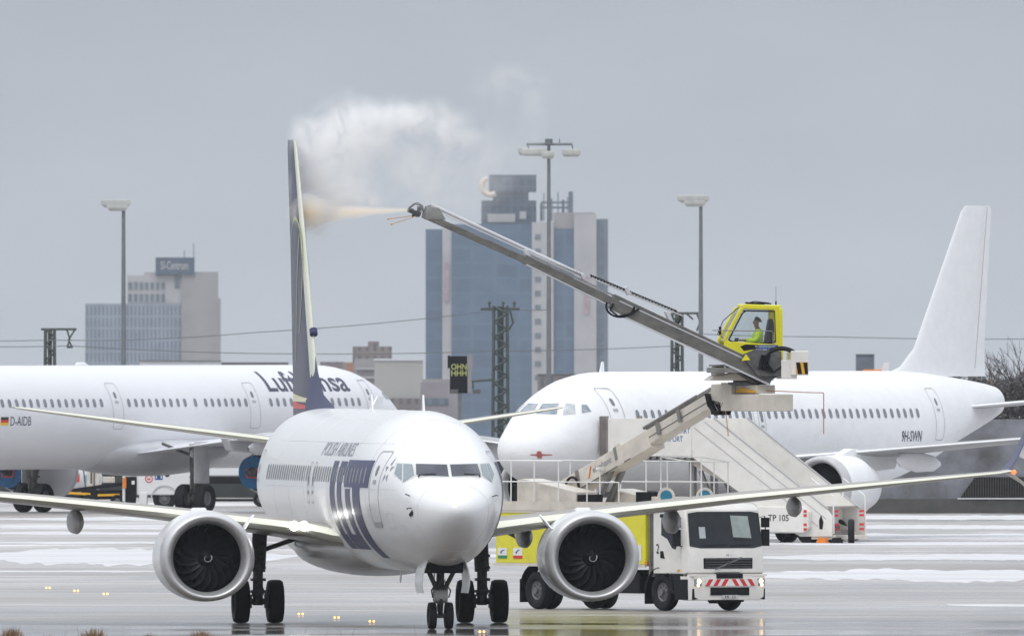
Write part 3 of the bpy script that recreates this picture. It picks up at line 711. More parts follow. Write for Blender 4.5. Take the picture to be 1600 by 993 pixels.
for k in range(3):
    b = len(vs); cx = .95+.0*k; zc = 3.1+.0; wv = [(.0, .34, .05), (.0, .12, .12), (0, .05, .28)][k]
nose_patch(WF, 'red_sensor_mark', [(-.84, 2.93), (-.76, 2.93), (-.74, 3.02), (-.58, 3.04), (-.58, 3.07), (-.74, 3.08), (-.76, 3.18), (-.84, 3.18), (-.86, 3.08), (-1.05, 3.07), (-1.05, 3.04), (-.86, 3.02)][::-1], mat('faded_red', (.45, .12, .12), .6, nv=.3, ns=12), WHT, .01)
GF = Fus(bus_tab(44.51))
A3 = (-.512, -.859)
LH = root('parked_airliner', 'grey white airliner with dark title lettering and blue engine covers parked beyond the sprayed jet', 'airliner', (-4.69, 478.9, 0), math.atan2(A3[1], A3[0]))
narrow(LH, 44.51, GF, M_lhwhite, M_lhgrey, 4.40, 1,
       [13.0-.533*k for k in range(13, -1, -1)]+[14.95+.517*k for k in range(0, 7)]+[18.85]+[19.65+.5375*k for k in range(0, 9)]+[26.05+.535*k for k in range(0, 22)], [(4.5, 5.35, 3.35, 5.3), (13.9, 14.7, 3.35, 5.2), (24.45, 25.25, 3.35, 5.2), (38.3, 39.1, 3.45, 5.2)], True, 16.3, 17.0, 22.0, engine_cover=True)
hull_text(GF, 'title_lettering', 'Lufthansa', 12.85, 4.82, 6.4, .82, 1, M_ink, LH, .018)
hull_text(GF, 'registration', 'D-AIDB', 33.05, 3.52, 1.55, .36, 1, M_ink, LH, .0)
for k, m_ in enumerate((mat('flag_black', (.02, .02, .02), .5, nv=.05), mat('flag_red', (.6, .03, .02), .5, nv=.05), mat('flag_gold', (.8, .5, .02), .5, nv=.05))):
    hull_patch(GF, 'flag_stripe', [Vector((33.2, 3.86-.11*(k+1), 0)), Vector((33.75, 3.86-.11*(k+1), 0)), Vector((33.75, 3.86-.11*k, 0)), Vector((33.2, 3.86-.11*k, 0))], [(0, 1, 2, 3)], m_, LH, 1)
hull_patch(GF, 'blue_flag', [Vector((34.0, 3.53, 0)), Vector((34.6, 3.53, 0)), Vector((34.6, 3.86, 0)), Vector((34.0, 3.86, 0))], [(0, 1, 2, 3)], M_blue, LH, 1)
# ------------------------------------------------------------------ people
def person(label, loc, rz, top, legs, hair=M_hair, reach=.45, scale=1.0):
    rt = root('person', label, 'person', loc, rz)
    # x forward, y left, z up; origin at the seat surface under the hips
    J = {'pel': (0,0,.10,.15,.11), 'waist': (-.02,0,.28,.135,.10), 'chest': (-.03,0,.45,.165,.115), 'neckb': (-.02,0,.57,.075,.07), 'neck': (.0,0,.62,.062,.062),
         'jaw': (.03,0,.69,.072,.064), 'head': (.01,0,.78,.090,.080), 'crown': (.0,0,.86,.066,.058), 'nose': (.125,0,.755,.013,.012)}
    E = [('pel','waist'), ('waist','chest'), ('chest','neckb'), ('neckb','neck'), ('neck','jaw'), ('jaw','head'), ('head','crown'), ('head','nose')]
    for s_, n in ((1, 'l'), (-1, 'r')):
        J.update({'sh'+n: (-.03, s_*.19, .52, .06, .06), 'el'+n: (.08, s_*.25, .28, .042, .042), 'wr'+n: (reach*.72, s_*.17, .30, .028, .026), 'pa'+n: (reach*.72+.08, s_*.16, .31, .036, .018),
                  'hip'+n: (.03, s_*.10, .09, .09, .085), 'kn'+n: (.45, s_*.13, .11, .065, .065), 'an'+n: (.50, s_*.13, -.30, .042, .042), 'to'+n: (.64, s_*.14, -.36, .035, .03)})
        E += [('chest','sh'+n), ('sh'+n,'el'+n), ('el'+n,'wr'+n), ('wr'+n,'pa'+n), ('pel','hip'+n), ('hip'+n,'kn'+n), ('kn'+n,'an'+n), ('an'+n,'to'+n)]
        for k in range(4):
            ln = (.065, .075, .07, .055)[k]; yy = s_*(.13+.02*k)
            J['f%d%s' % (k, n)] = (reach*.72+.12, yy, .315, .009, .009); J['g%d%s' % (k, n)] = (reach*.72+.12+ln*.6, yy, .295, .0085, .0085); J['h%d%s' % (k, n)] = (reach*.72+.12+ln*.55, yy, .265, .007, .007)
            E += [('pa'+n, 'f%d%s' % (k, n)), ('f%d%s' % (k, n), 'g%d%s' % (k, n)), ('g%d%s' % (k, n), 'h%d%s' % (k, n))]
        J['t'+n] = (reach*.72+.07, s_*.115, .30, .010, .010); J['u'+n] = (reach*.72+.11, s_*.10, .28, .009, .009); E += [('pa'+n, 't'+n), ('t'+n, 'u'+n)]
    def grow(name, keys, extra, material, par, sub=1):
        ks = [k for k in J if k in keys]; idx = {k: i for i, k in enumerate(ks)}
        me = bpy.data.meshes.new(name); me.from_pydata([Vector(J[k][:3])*scale for k in ks], [(idx[a], idx[b]) for a, b in E if a in idx and b in idx], [])
        o = bpy.data.objects.new(name, me); COL.objects.link(o)
        m = o.modifiers.new('s', 'SKIN'); m.use_smooth_shade = True; sv = me.skin_vertices[0].data
        for k in ks: sv[idx[k]].radius = ((J[k][3]+extra)*scale, (J[k][4]+extra)*scale)
        for v in sv: v.use_root = False
        sv[0].use_root = True
        q = o.modifiers.new('d', 'SUBSURF'); q.levels = sub; q.render_levels = sub
        dg = bpy.context.evaluated_depsgraph_get(); ev = bpy.data.meshes.new_from_object(o.evaluated_get(dg)); bpy.data.objects.remove(o)
        ev.materials.clear(); ev.materials.append(material); ev.shade_smooth()
        r = bpy.data.objects.new(name, ev); COL.objects.link(r); r.parent = par; return r
    body = grow('body', set(J), 0, M_skin, rt, 2)
    grow('jacket', {'pel','waist','chest','neckb','shl','ell','wrl','shr','elr','wrr'}, .040, top, rt)
    grow('trousers', {'pel','hipl','knl','anl','hipr','knr','anr'}, .014, legs, rt)
    for s_ in (1, -1):
        b = MB(); a = Vector((.50, s_*.13, -.32))*scale; b.loft([[a+Vector((x, y, z))*scale for y, z in ((-.05, -.08), (.05, -.08), (.045, z2), (-.045, z2))] for x, z2 in ((-.08, .0), (.04, .02), (.14, -.03), (.19, -.05))]); b.build('shoe', M_plastic, rt, bevel=.01)
        e = MB(); e.revolve([(-.010, .001), (0, .012), (.008, .006), (.01, .001)], Vector((.098, s_*.032, .795))*scale, (1, 0, 0), 10); e.build('eye', M_plastic, rt)
        e = MB(); e.revolve([(-.012, .004), (-.006, .026), (.006, .028), (.012, .006)], Vector((.0, s_*.088, .775))*scale, (0, s_, 0), 10); e.build('ear', M_skin, rt, smooth=60)
    m = MB(); m.box(Vector((.096, 0, .715))*scale, (.008, .045*scale, .008)); m.build('mouth', M_red, rt)
    h = MB(); rg = []
    for k in range(7):
        a = k/6*R(95); rg.append([Vector((-.008+.100*math.sin(a)*math.cos(q)-.012*k/6, .088*math.sin(a)*math.sin(q), .80+.105*math.cos(a)-(.02*k/6 if math.cos(q) < .3 else -.02)))*scale for q in [2*math.pi*j/20 for j in range(20)]])
    rg[0] = [Vector((-.008+.01*math.cos(q), .01*math.sin(q), .905))*scale for q in [2*math.pi*j/20 for j in range(20)]]
    h.loft(rg); h.build('hair', hair, rt, smooth=60)
    return rt, grow
# ------------------------------------------------------------------ de-icing truck
th = (.559, -.829)
TR = root('deicing_truck', 'white and yellow de-icing truck with raised boom arm standing behind the wing', 'truck', (4.9, 48.2, 0), math.atan2(th[1], th[0]))
def truck_wheel(par, x, y, r=.5, wd=.30, dual=False):
    mb = MB(); wheel_mb(mb, Vector((0,0,0)), Vector((0,1,0)), r, wd)
    sg = 1 if y > 0 else -1
    mb.mi = 1
    for k in range(8):
        a = k*math.pi/4; mb.tube([(.17*math.cos(a), sg*(wd*.12), .17*math.sin(a)), (.17*math.cos(a), sg*(wd*.34), .17*math.sin(a))], .022, 6)
    mb.tube([(0, sg*wd*.1, 0), (0, sg*wd*.48, 0)], .085, 14)
    mb.mi = 0
    return mb.build('wheel', [M_tyre, M_rim], par, smooth=35, loc=(x, y, r))
for s_ in (-1, 1):
    truck_wheel(TR, 0, s_*1.02)
    truck_wheel(TR, -5.9, s_*1.05); truck_wheel(TR, -5.9, s_*.72)
ch = MB()
for s_ in (-1, 1): ch.bb((-7.6, s_*.36, .62), (1.1, s_*.46, .92))
ch.tube([(0, -.95, .5), (0, .95, .5)], .09, 10); ch.tube([(-5.9, -.95, .5), (-5.9, .95, .5)], .12, 10)
ch.bb((-2.3, -1.1, .45), (-1.1, -.5, 1.0)); ch.bb((-2.3, .5, .45), (-1.1, 1.1, 1.0)); ch.bb((-3.9, -1.1, .5), (-2.6, -.55, 1.05)); ch.bb((-3.9, .55, .5), (-2.6, 1.1, 1.05))
ch.build('chassis', M_plastic, TR, bevel=.02)
for s_ in (-1, 1):   # mudguards
    g = MB(); 
    for x0, r in ((0, .62), (-5.9, .66)):
        rg = []
        for k in range(13):
            a = R(5+k*170/12); rg.append([Vector((x0+rr*math.cos(a), y, .5+rr*math.sin(a))) for rr, y in ((r, s_*.82), (r+.035, s_*.82), (r+.035, s_*1.22), (r, s_*1.22))])
        g.loft(rg)
    gf = MB(); gf.bb((-.72, s_*.86, .18), (-.68, s_*1.2, .8)); gf.bb((-6.62, s_*.8, .18), (-6.58, s_*1.2, .8)); gf.each('mud_flap', M_plastic, TR)
    g.each('mudguard', M_plastic, TR, smooth=40)
# cab with rounded front
CP = [(-.28, .98), (-.28, 2.62), (-.2, 2.74), (.8, 2.84), (1.06, 2.80), (1.22, 2.66), (1.39, 1.66), (1.42, 1.58), (1.44, 1.02), (1.35, .98)]
cabm = MB()
def cabring(y, k): # shrink profile towards the corners
    return [Vector((x-(k if x > .9 else 0), y, z-(.03*k*3 if z > 2.6 else 0))) for x, z in CP]
cabm.loft([cabring(-1.22, .16), cabring(-1.17, .06), cabring(-.9, .0), cabring(.9, .0), cabring(1.17, .06), cabring(1.22, .16)])
cab = cabm.build('cab', M_cab, TR, smooth=35, bevel=.02)
def slope(z): # windscreen x at height z
    return 1.22+(2.66-z)/(2.66-1.66)*.17
wsn = MB()
wsn.add([(slope(z)+.012-k, y, z) for z, y, k in ((1.72, -1.165, .050), (1.66, -.86, .0), (1.66, .86, 0), (1.72, 1.165, .050), (2.58, 1.13, .040), (2.62, .86, 0), (2.62, -.86, 0), (2.58, -1.13, .040))], [(0, 1, 6, 7), (1, 2, 5, 6), (2, 3, 4, 5)])
ws = wsn.build('windscreen', M_blackglass, cab, smooth=60)
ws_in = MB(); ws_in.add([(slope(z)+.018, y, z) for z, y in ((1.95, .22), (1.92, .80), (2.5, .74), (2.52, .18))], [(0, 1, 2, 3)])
ws_in.build('windscreen_reflection_panel', mat('painted_screen_reflection', (.33, .38, .37), .15, nv=.2), ws)  # pale patch, a reflection painted onto the opaque windscreen
pp = MB(); pp.add([(slope(z)+.020, y, z) for z, y in ((1.92, -.86), (1.92, -.66), (2.22, -.66), (2.22, -.86))], [(0, 1, 2, 3)]); pp.build('paper_permit', mat('paper', (.45, .5, .52), .6, nv=.1), ws)
stw = MB(); cc = Vector((slope(1.95)+.012, .42, 1.93)); 
stw.tube([cc+Vector((-.012*math.sin(a)*0, .17*math.cos(a), .07*math.sin(a)+0)) + Vector((-.28*.07*math.sin(a), 0, 0)) for a in [2*math.pi*k/20 for k in range(21)]], .012, 5); stw.build('steering_wheel', M_plastic, cab)
wpr = MB(); wpr.tube([(slope(1.72)+.03, -.7, 1.72), (slope(1.74)+.03, -.05, 1.75)], .012, 5); wpr.tube([(slope(1.72)+.03, .1, 1.72), (slope(1.74)+.03, .75, 1.75)], .012, 5); wpr.build('wiper', M_plastic, cab)
for s_ in (-1, 1):
    y = s_*1.225
    def side_poly(name, pts, m_, o=.004, par=cab):
        mb = MB(); mb.loft([[Vector((x, y+s_*d, z)) for x, z in pts] for d in (-.02, o)]); return mb.build(name, m_, par)
    dr = side_poly('door_seam', [(.02, 1.0), (.05, 2.63), (.95, 2.63), (1.02, 2.4), (1.03, 1.02)], M_cab, .006)
    side_poly('side_window', [(.12, 2.0), (.12, 2.42), (.2, 2.52), (.82, 2.52), (.9, 1.78), (.78, 1.62), (.62, 1.66), (.4, 1.9)], M_blackglass, .012)
    side_poly('door_handle', [(.08, 1.40), (.08, 1.58), (.2, 1.58), (.28, 1.38)], M_plastic, .02)
    side_poly('marker_lamp', [(.86, 1.04), (.86, 1.10), (1.0, 1.10), (1.0, 1.04)], M_amber, .012)
    mr_ = MB(); mr_.box((1.10, s_*1.42, 2.33), (.09, .22, .26)); mr_.box((1.10, s_*1.42, 1.93), (.09, .22, .44)); mr_.tube([(1.0, s_*1.2, 2.45), (1.1, s_*1.4, 2.5), (1.12, s_*1.44, 1.75), (1.05, s_*1.2, 1.7)], .018, 6)
    mr_.build('mirror', M_plastic, cab, bevel=.03)
vz = MB(); vz.bb((.3, -1.42, 2.46), (.75, -1.22, 2.56)); vz.build('side_visor', M_plastic, cab, bevel=.03)
nz_ = MB(); nz_.add(*[(lambda V, Fc: ([Vector((.0-.12+v.x*1, -1.236, 1.52+v.y)) for v in V], Fc))(*text_mesh('2', .25, .13))][0]); nz_.build('fleet_number', M_plastic, cab)
gr = MB(); gr.bb((1.42, -.78, 1.12), (1.452, .78, 1.40))
gr.build('grille', M_plastic, cab, bevel=.02)
gb = MB()
for k in range(4): gb.bb((1.452, -.74, 1.155+k*.065), (1.462, .74, 1.175+k*.065))
gb.build('grille_bar', M_greyd, cab)
ds = MB(); ds.bar((1.468, -.42, 1.11), (1.468, .42, 1.41), .012, .045); ds.disc((1.475, 0, 1.26), (1, 0, 0), .055, .02, 20); ds.build('grille_diagonal_badge', M_rim, cab)
rg = MB(); rg.tube([(1.49, .035*math.cos(a), 1.26+.035*math.sin(a)) for a in [2*math.pi*k/16 for k in range(17)]], .008, 5); rg.build('badge_ring', M_plastic, cab)
px = plane_mtx((1.448, -.06, 1.45), (0, 1, 0), (0, 0, 1)); sign_text('model_lettering', 'FE 1', .05, px, M_greyd, cab, .15, .005)
bm_ = MB()
bm_.prism([(1.1, .98), (1.1, .92), (1.5, .92), (1.5, .97), (1.46, .98)], -1.2, 1.2)
bm_.loft([[Vector((x, y, z)) for x, z in ((1.0, .92), (1.5-k, .92), (1.53-k, .75), (1.5-k, .30), (1.1, .28))] for y, k in ((-1.23, .16), (-1.1, .02), (-.5, 0), (.5, 0), (1.1, .02), (1.23, .16))])
bp_ = bm_.build('bumper', M_cab, TR, smooth=35)
bk = MB(); bk.bb((.75, -1.21, .30), (1.36, -1.245, .84)); bk.bb((.75, 1.21, .30), (1.36, 1.245, .84)); bk.bb((.45, -1.2, .45), (1.3, -1.14, 1.02)); bk.bb((.45, 1.2, .45), (1.3, 1.14, 1.02)); bk.bb((1.2, -.5, .24), (1.46, .5, .31)); bk.bb((1.3, -1.15, .30), (1.485, -.72, .60)); bk.bb((1.3, 1.15, .30), (1.485, .72, .60)); bk.bb((1.38, -.42, .86), (1.53, .42, .985))
bk.build('bumper_corner', M_plastic, bp_, bevel=.02)
bi = MB(); bi.bb((1.51, -.62, .42), (1.535, .62, .63)); bi.build('lower_intake', M_plastic, bp_, bevel=.02)
bd = MB(); bd.bb((1.53, -.78, .665), (1.541, .78, .845)); bd.build('reflective_board', M_wtext, bp_)
cvn = MB()
for s_ in (-1, 1):
    for k in range(3):
        y0 = s_*(.10+k*.25) if k else 0
        y0 = s_*(.04+k*.25)
        cvn.add([Vector((1.544, y0, .845)), Vector((1.544, y0+s_*.13, .845)), Vector((1.544, y0+s_*.26 if k < 3 else 0, .665)), Vector((1.544, y0+s_*.13, .665))], [(0, 1, 2, 3)])
cvn.build('red_chevron', M_chev, bp_)
for s_ in (-1, 1):
    hl = MB(); hl.bb((1.40, s_*.90, .66), (1.530, s_*1.12, .86)); h = hl.build('headlight_housing', M_glassl, bp_, bevel=.02)
    hh = MB(); hh.disc((1.532, s_*.99, .79), (1, 0, 0), .065, .02, 16); hh.build('headlight', M_headl, h)
    h2 = MB(); h2.disc((1.532, s_*1.02, .69), (1, 0, 0), .04, .02, 16); h2.build('fog_lamp', M_headl, h)
np_ = MB(); np_.bb((1.528, -.25, .335), (1.545, .25, .425)); np_ = np_.build('number_plate', M_plate, bp_)
sign_text('plate_lettering', 'EB  52', .06, plane_mtx((1.547, -.17, .35), (0, 1, 0), (0, 0, 1)), M_plastic, np_, .34, .006)
# yellow body
yb = MB(); yb.bb((-7.7, -1.24, 1.22), (-.62, 1.24, 2.58)); ybo = yb.build('tank_body', M_yellow, TR, bevel=.02)
yr = MB()
for s_ in (-1, 1): yr.bb((-7.75, s_*1.22, 1.14), (-.60, s_*1.262, 1.22)); yr.bb((-7.75, s_*1.22, 2.56), (-.6, s_*1.265, 2.66))
for x in (-2.6, -4.6): yr.bb((x, -1.247, 1.22), (x+.012, -1.24, 2.56))
yr.build('body_rail', M_beige, ybo)
def side_plane(x, z): return plane_mtx((x, -1.252, z), (1, 0, 0), (0, 0, 1))
for x, m2, nm in ((-7.58, mat('emblem_green', (.02, .25, .12), .5, nv=.1), 'sticker'), (-6.85, M_chev, 'sticker')):
    sk = MB(); sk.bb((x, -1.252, 1.42), (x+.42, -1.243, 1.62)); k_ = sk.build('sticker', M_wtext, ybo)
    s2 = MB(); s2.bb((x, -1.255, 1.34), (x+.42, -1.243, 1.418)); s2.build('colour_bar', m2, k_)
    s3 = MB(); s3.prism([(x+.1, 1.50), (x+.2, 1.56), (x+.34, 1.58), (x+.2, 1.52), (x+.16, 1.46)], -1.258, -1.252); s3.build('bird_mark', M_blue, k_)
sign_text('side_lettering', 'AIR', .16, side_plane(-6.6, 1.90), M_plastic, ybo, .42, .01)
bd2 = MB(); bd2.prism([(-7.15, 1.98), (-6.9, 2.02), (-6.75, 2.06), (-6.82, 1.96), (-6.72, 1.86), (-6.95, 1.93)], -1.256, -1.244); bd2.build('bird_mark', M_plastic, ybo)
st_ = MB(); st_.bb((-.95, -1.252, 1.32), (-.80, -1.243, 1.74)); st_.build('control_plate', M_wtext, ybo)
lt = MB(); lt.bb((-.62, -1.26, 1.2), (-.52, -1.2, 1.3)); lt.build('side_marker_lamp', M_orange, TR)
ex = MB(); ex.bb((-.60, -1.15, .9), (-.33, -.75, 2.7)); ex.tube([(-.45, -1.2, 1.0), (-.45, -1.22, 2.6)], .03, 6); ex.bb((-.60, .5, .9), (-.33, 1.1, 2.7)); ex.build('intake_column', M_grey, TR, bevel=.03)
# deck, hood, rails
dk = MB(); dk.bb((-7.9, -1.25, 2.66), (-.2, 1.25, 2.74)); dk.bb((-7.9, -1.28, 2.62), (-.2, -1.25, 2.86)); dk.bb((-7.9, 1.25, 2.62), (-.2, 1.28, 2.86)); deck = dk.build('deck', M_beige, TR)
hd = MB(); hd.prism([(-6.9, 2.72), (-6.9, 3.42), (-6.6, 3.46), (-4.1, 3.12), (-4.1, 2.72)], -1.1, -.45); hd.prism([(-4.6, 2.72), (-4.6, 3.2), (-3.0, 3.0), (-2.0, 3.0), (-2.0, 2.72)], .3, 1.1); hd.build('machinery_hood', M_beige, TR, bevel=.02)
bx_ = MB(); bx_.bb((-4.08, -1.08, 2.74), (-3.7, -.5, 3.05)); bx_.bb((-7.8, -.6, 2.74), (-7.1, .9, 3.3)); bx_.bb((-3.2, .2, 2.78), (-2.6, .9, 3.12)); bx_.each('pump_box', M_plastic, TR, bevel=.02)
rl = MB(); r_ = .020
def rail(x0, x1, y, zs, posts, top_round=True):
    for z in zs: rl.tube([(x0, y, z), (x1, y, z)], r_, 6)
    for x in posts: rl.tube([(x, y, 2.74), (x, y, zs[0])], r_, 6)
rail(-7.8, -4.6, -1.22, (3.93, 3.38), (-7.8, -7.0, -5.9, -4.75)); rail(-4.6, -1.9, -1.22, (3.38,), (-3.4, -1.9))
rail(-7.8, -.3, 1.22, (3.93, 3.38), (-7.8, -6.6, -5.4, -4.2, -3.2, -2.1, -1.0, -.35)); rl.tube([(-7.8, -1.22, 3.93), (-7.8, 1.22, 3.93)], r_, 6)
rl.tube([(-2.3, 1.22, 3.93), (-2.3, .4, 4.05), (-.4, .4, 4.05), (-.35, 1.22, 3.93)], r_, 6); rl.tube([(-.4, .4, 2.74), (-.4, .4, 4.05)], r_, 6); rl.tube([(-2.3, .4, 2.74), (-2.3, .4, 4.05)], r_, 6); rl.tube([(-2.3, .4, 3.4), (-.4, .4, 3.4)], r_, 6)
rl.tube([(-4.0, -.4, 2.74), (-4.0, -.4, 3.7)], .022, 6); rl.bb((-4.08, -.48, 3.7), (-3.92, -.32, 3.78))
rl.build('handrail', M_wtext, TR)
for (x, y) in ((-.95, -.35), (-.75, .75)):
    q = MB(); q.revolve([(-.16, .05), (-.16, .23), (-.12, .23), (-.12, .16), (.08, .16), (.08, .23), (.12, .23), (.12, .05)], (x, y, 3.02), (.829, -.559, 0), 28); q = q.build('hose_reel', M_beige, TR, smooth=30)
    q2 = MB(); q2.disc((x+.829*.13, y-.559*.13, 3.02), (.829, -.559, 0), .155, .03, 28); q2.build('blue_reel_hub', mat('teal_blue', (.02, .19, .30), .4, nv=.1), q)
# lower arm (world pixels -> truck plane)
bz = 3.25
A0 = Vector((-6.9, 0, 2.9)); A1 = Vector((1.35, 0, 5.72))
def onarm(t, dz=0, dy=0): p = A0.lerp(A1, t); return p+Vector((0, dy, dz))
la = MB(); la.bar(onarm(.0), onarm(1.0), .42, .40); la = la.build('lower_arm', M_beige, TR, bevel=.02)
l2 = MB(); l2.bar(onarm(-.02, -.05), onarm(.60, -.06), .50, .50); l2.bar(onarm(.02, .26), onarm(.44, .26), .3, .03); l2.bar(onarm(.42, -.02, -.0), onarm(.455, -.02), .56, .58); l2.build('arm_sleeve', M_beige, la, bevel=.02)
l3 = MB(); l3.bar(onarm(.56, .33), onarm(.93, .33), .22, .10); l3.tube([onarm(.55, .36, -.1), onarm(.85, .36, -.1)], .05, 8); l3.build('arm_top_duct', M_grey, la, bevel=.01)
l4 = MB()
for t in (.2, .42, .66, .78): l4.box(onarm(t, .05, -.27), (.12, .05, .34), Matrix.Rotation(-math.atan2(2.82, 8.25), 3, 'Y'))
l4.each('arm_bracket', M_grey, la)
l5 = MB(); l5.bar(onarm(.60, -.02, -.214), onarm(.97, -.02, -.214), .012, .02); l5.bar(onarm(.02, -.30, -.254), onarm(.5, -.30, -.254), .01, .03); l5.build('arm_edge_line', M_greyd, la)
dirx = (A1-A0).normalized(); upn = Vector((-dirx.z, 0, dirx.x))
sign_text('arm_lettering', 'elephant', .23, plane_mtx(onarm(.29, -.16, -.262), dirx, upn), M_inkg, la, .92, .01)
om = MB(); om.bar(onarm(.265, -.18, -.26), onarm(.275, .12, -.26), .01, .05); om.build('orange_logo_mark', M_orange, la)
hy = MB(); hy.tube([(-4.5, -.16, 2.8), (-3.6, -.16, 3.95)], .09, 10); hy.tube([(-4.5, .2, 2.8), (-3.6, .2, 3.95)], .09, 10); hy.tube([(-3.8, -.16, 3.7), (-3.3, -.16, 4.3)], .05, 8); hy.tube([(-3.8, .2, 3.7), (-3.3, .2, 4.3)], .05, 8); hy.build('lift_cylinder', M_grey, TR, smooth=30)
hs_ = MB(); hs_.tube([(-5.4+.32*math.cos(a), -.34, 3.18+.32*math.sin(a)) for a in [R(-20+k*12) for k in range(18)]], .035, 8); hs_.build('black_hose_loop', M_plastic, TR, smooth=60)
bs_ = MB(); bs_.bb((-7.2, -.4, 2.7), (-6.5, .4, 3.2)); bs_.build('arm_pedestal', M_beige, TR, bevel=.03)
# elbow
eb = MB(); eb.prism([(1.0, 5.55), (1.05, 5.98), (1.9, 6.0), (2.2, 6.0), (2.2, 5.6), (1.75, 5.35), (1.45, 5.5)], -.28, .28); eb = eb.build('elbow_bracket', M_beige, TR, bevel=.02)
e2 = MB(); e2.bb((1.75, -.45, 5.28), (2.25, -.30, 6.02)); e2.bb((1.75, .30, 5.28), (2.25, .45, 6.02)); e2.build('elbow_cheek_plate', M_beige, eb, bevel=.015)
hz = MB(); random.seed(5)
for k in range(9):
    y = -.42+.04*k; hz.tube([(1.0, y, 5.72), (1.05+.12*random.random(), y, 5.42), (1.25+.2*random.random(), y, 5.16+.1*random.random()), (1.65, y, 5.18+.1*random.random()), (1.78+.1*random.random(), y, 5.5)], .036, 6)
hz.build('hose_bundle', M_plastic, eb, smooth=60)
cwt = MB(); cwt.bb((2.3, -.5, 5.27), (3.75, .5, 5.72)); cwt.build('counterweight_box', M_beige, TR, bevel=.02)
c2 = MB(); c2.bb((2.2, -.3, 5.74), (3.2, .3, 5.96)); c2.build('slew_base', M_beige, TR, bevel=.015)
c3 = MB(); c3.bb((2.3, -.32, 5.76), (2.9, -.31, 5.82)); c3.prism([(2.3, 5.82), (2.55, 5.9), (3.2, 5.80), (3.2, 5.76), (2.3, 5.76)], -.34, -.305); c3.build('amber_edge_strip', M_amber, TR)
M_rod = mat('faded_orange_rod', (.45, .2, .10), .5, nv=.2)
pr = MB(); pr.tube([(3.1, 0, 5.82), (4.55, .35, 5.77), (5.15, .5, 5.76), (5.16, .5, 5.74), (5.16, .5, 4.68)], .014, 6); pr.build('feeler_rod', M_rod, TR)
pr = MB(); pr.tube([(1.9, -.4, 5.3), (2.05, -.42, 4.68), (2.05, -.42, 4.62)], .013, 5); pr.build('feeler_rod', M_rod, TR)
# ---- upper boom group: own frame turned towards the sprayed fin, children of the truck
Mtr = Matrix.Translation(TR.location) @ Matrix.Rotation(TR.rotation_euler.z, 4, 'Z')
Tw = Vector((6.245, 46.2, 0)); noz = Vector((-2.62, 45.0, 0)); bd_ = (noz-Tw).normalized()
Mup = Matrix.Translation(Tw) @ Matrix.Rotation(math.atan2(bd_.y, bd_.x), 4, 'Z')
UP = Mtr.inverted() @ Mup
def upart(mb, name, mats, parent=TR, **k):
    mb.v = [UP @ v for v in mb.v]; return mb.build(name, mats, parent, **k)
def L(px, py, y=0):   # photo measure on the plane of the boom -> boom frame (x, y, z)
    return Vector(((1170-px)/59.25/.991, y, HC-(py-504)/59.4))
tt = MB(); tt.disc((.0, 0, 6.0), (0, 0, 1), .55, .07, 32); tt.disc((.0, 0, 6.06), (0, 0, 1), .42, .1, 32); upart(tt, 'slew_ring', M_greyd, smooth=30)
tb = MB(); tb.prism([(1.15, 6.08), (1.0, 6.2), (.2, 6.32), (-.55, 6.3), (-.6, 6.08)], -.5, .5); tb.bb((.7, -.45, 6.2), (.95, .45, 6.45)); upart(tb, 'turret_base', M_beige, bevel=.03)
tf = MB(); tf.bb((.3, -.35, 6.28), (.98*1.1, .95, 6.42)); tf.bb((.3, -.3, 6.45), (1.02, .9, 6.5)); upart(tf, 'cabin_footplate', M_grey, bevel=.01)
tm = MB(); tm.tube([(-.42, -.1, 6.45), (-.42, 1.0, 6.45)], .34, 24); tm.prism([(-.1, 6.2), (.35, 6.75), (.0, 6.9), (-.7, 6.85), (-.75, 6.2)], .35, .45); tm.prism([(-.1, 6.2), (.35, 6.75), (.0, 6.9), (-.7, 6.85), (-.75, 6.2)], 1.02, 1.1); upart(tm, 'boom_pivot', M_greyd, smooth=30)
tw_ = MB(); tw_.bb((-1.12, .2, 6.12), (-.70, 1.15, 6.62)); upart(tw_, 'valve_box', M_cab, bevel=.02)
tw2 = MB(); tw2.bb((-1.42, .35, 6.22), (-.95, 1.22, 6.86)); vb = upart(tw2, 'rear_cover_box', M_cab, bevel=.02)
hq = MB(); hq.bb((-1.40, 1.222, 6.25), (-1.08, 1.232, 6.56)); hq_ = upart(hq, 'hazard_square', M_amber, vb)
hb = MB()
for x0 in (-1.36, -1.17): hb.add([(x0-.02, 1.238, 6.56), (x0+.09, 1.238, 6.56), (x0+.04+.0, 1.238, 6.25), (x0-.07+.0, 1.238, 6.25)], [(0, 1, 2, 3)])
hb.v = [Vector((max(-1.40, min(-1.08, v.x)), v.y, v.z)) for v in hb.v]; upart(hb, 'hazard_bar', M_plastic, hq_)
# operator cabin
cx0, cx1, cw, cz0, cz1 = -.80, .72, .5, 6.55, 8.07
prof = [(cx0, 6.42), (cx0+.02, cz1-.10), (cx0+.10, cz1-.02), (.16, cz1-.0), (.28, cz1-.12), (.72, 7.12), (.72, 6.95), (.45, 6.42)]
cb = MB()
for s_ in (-1, 1):
    y = -.1+s_*.52
    P = [Vector((x, y, z)) for x, z in prof]
    for i in (0, 3, 4, ): pass
    cb.bar(P[0], P[1], .10, .13); cb.bar(P[1]+Vector((0, 0, .02)), P[3]+Vector((.05, 0, -.04)), .10, .13); cb.bar(P[4]+Vector((-.04, 0, .05)), P[5], .10, .10)
    cb.prism([(cx0, 6.42), (cx0, 7.04), (.72, 7.12), (.72, 6.98), (.50, 6.42)], y-.05, y+.05)
    cb.prism([(cx0, 7.0), (cx0+.16, 7.0), (cx0+.20, 8.0), (cx0, 8.0)], y-.045, y+.045)
    cb.prism([(.52, 7.05), (.76, 7.10), (.70, 7.22)], y-.045, y+.045)
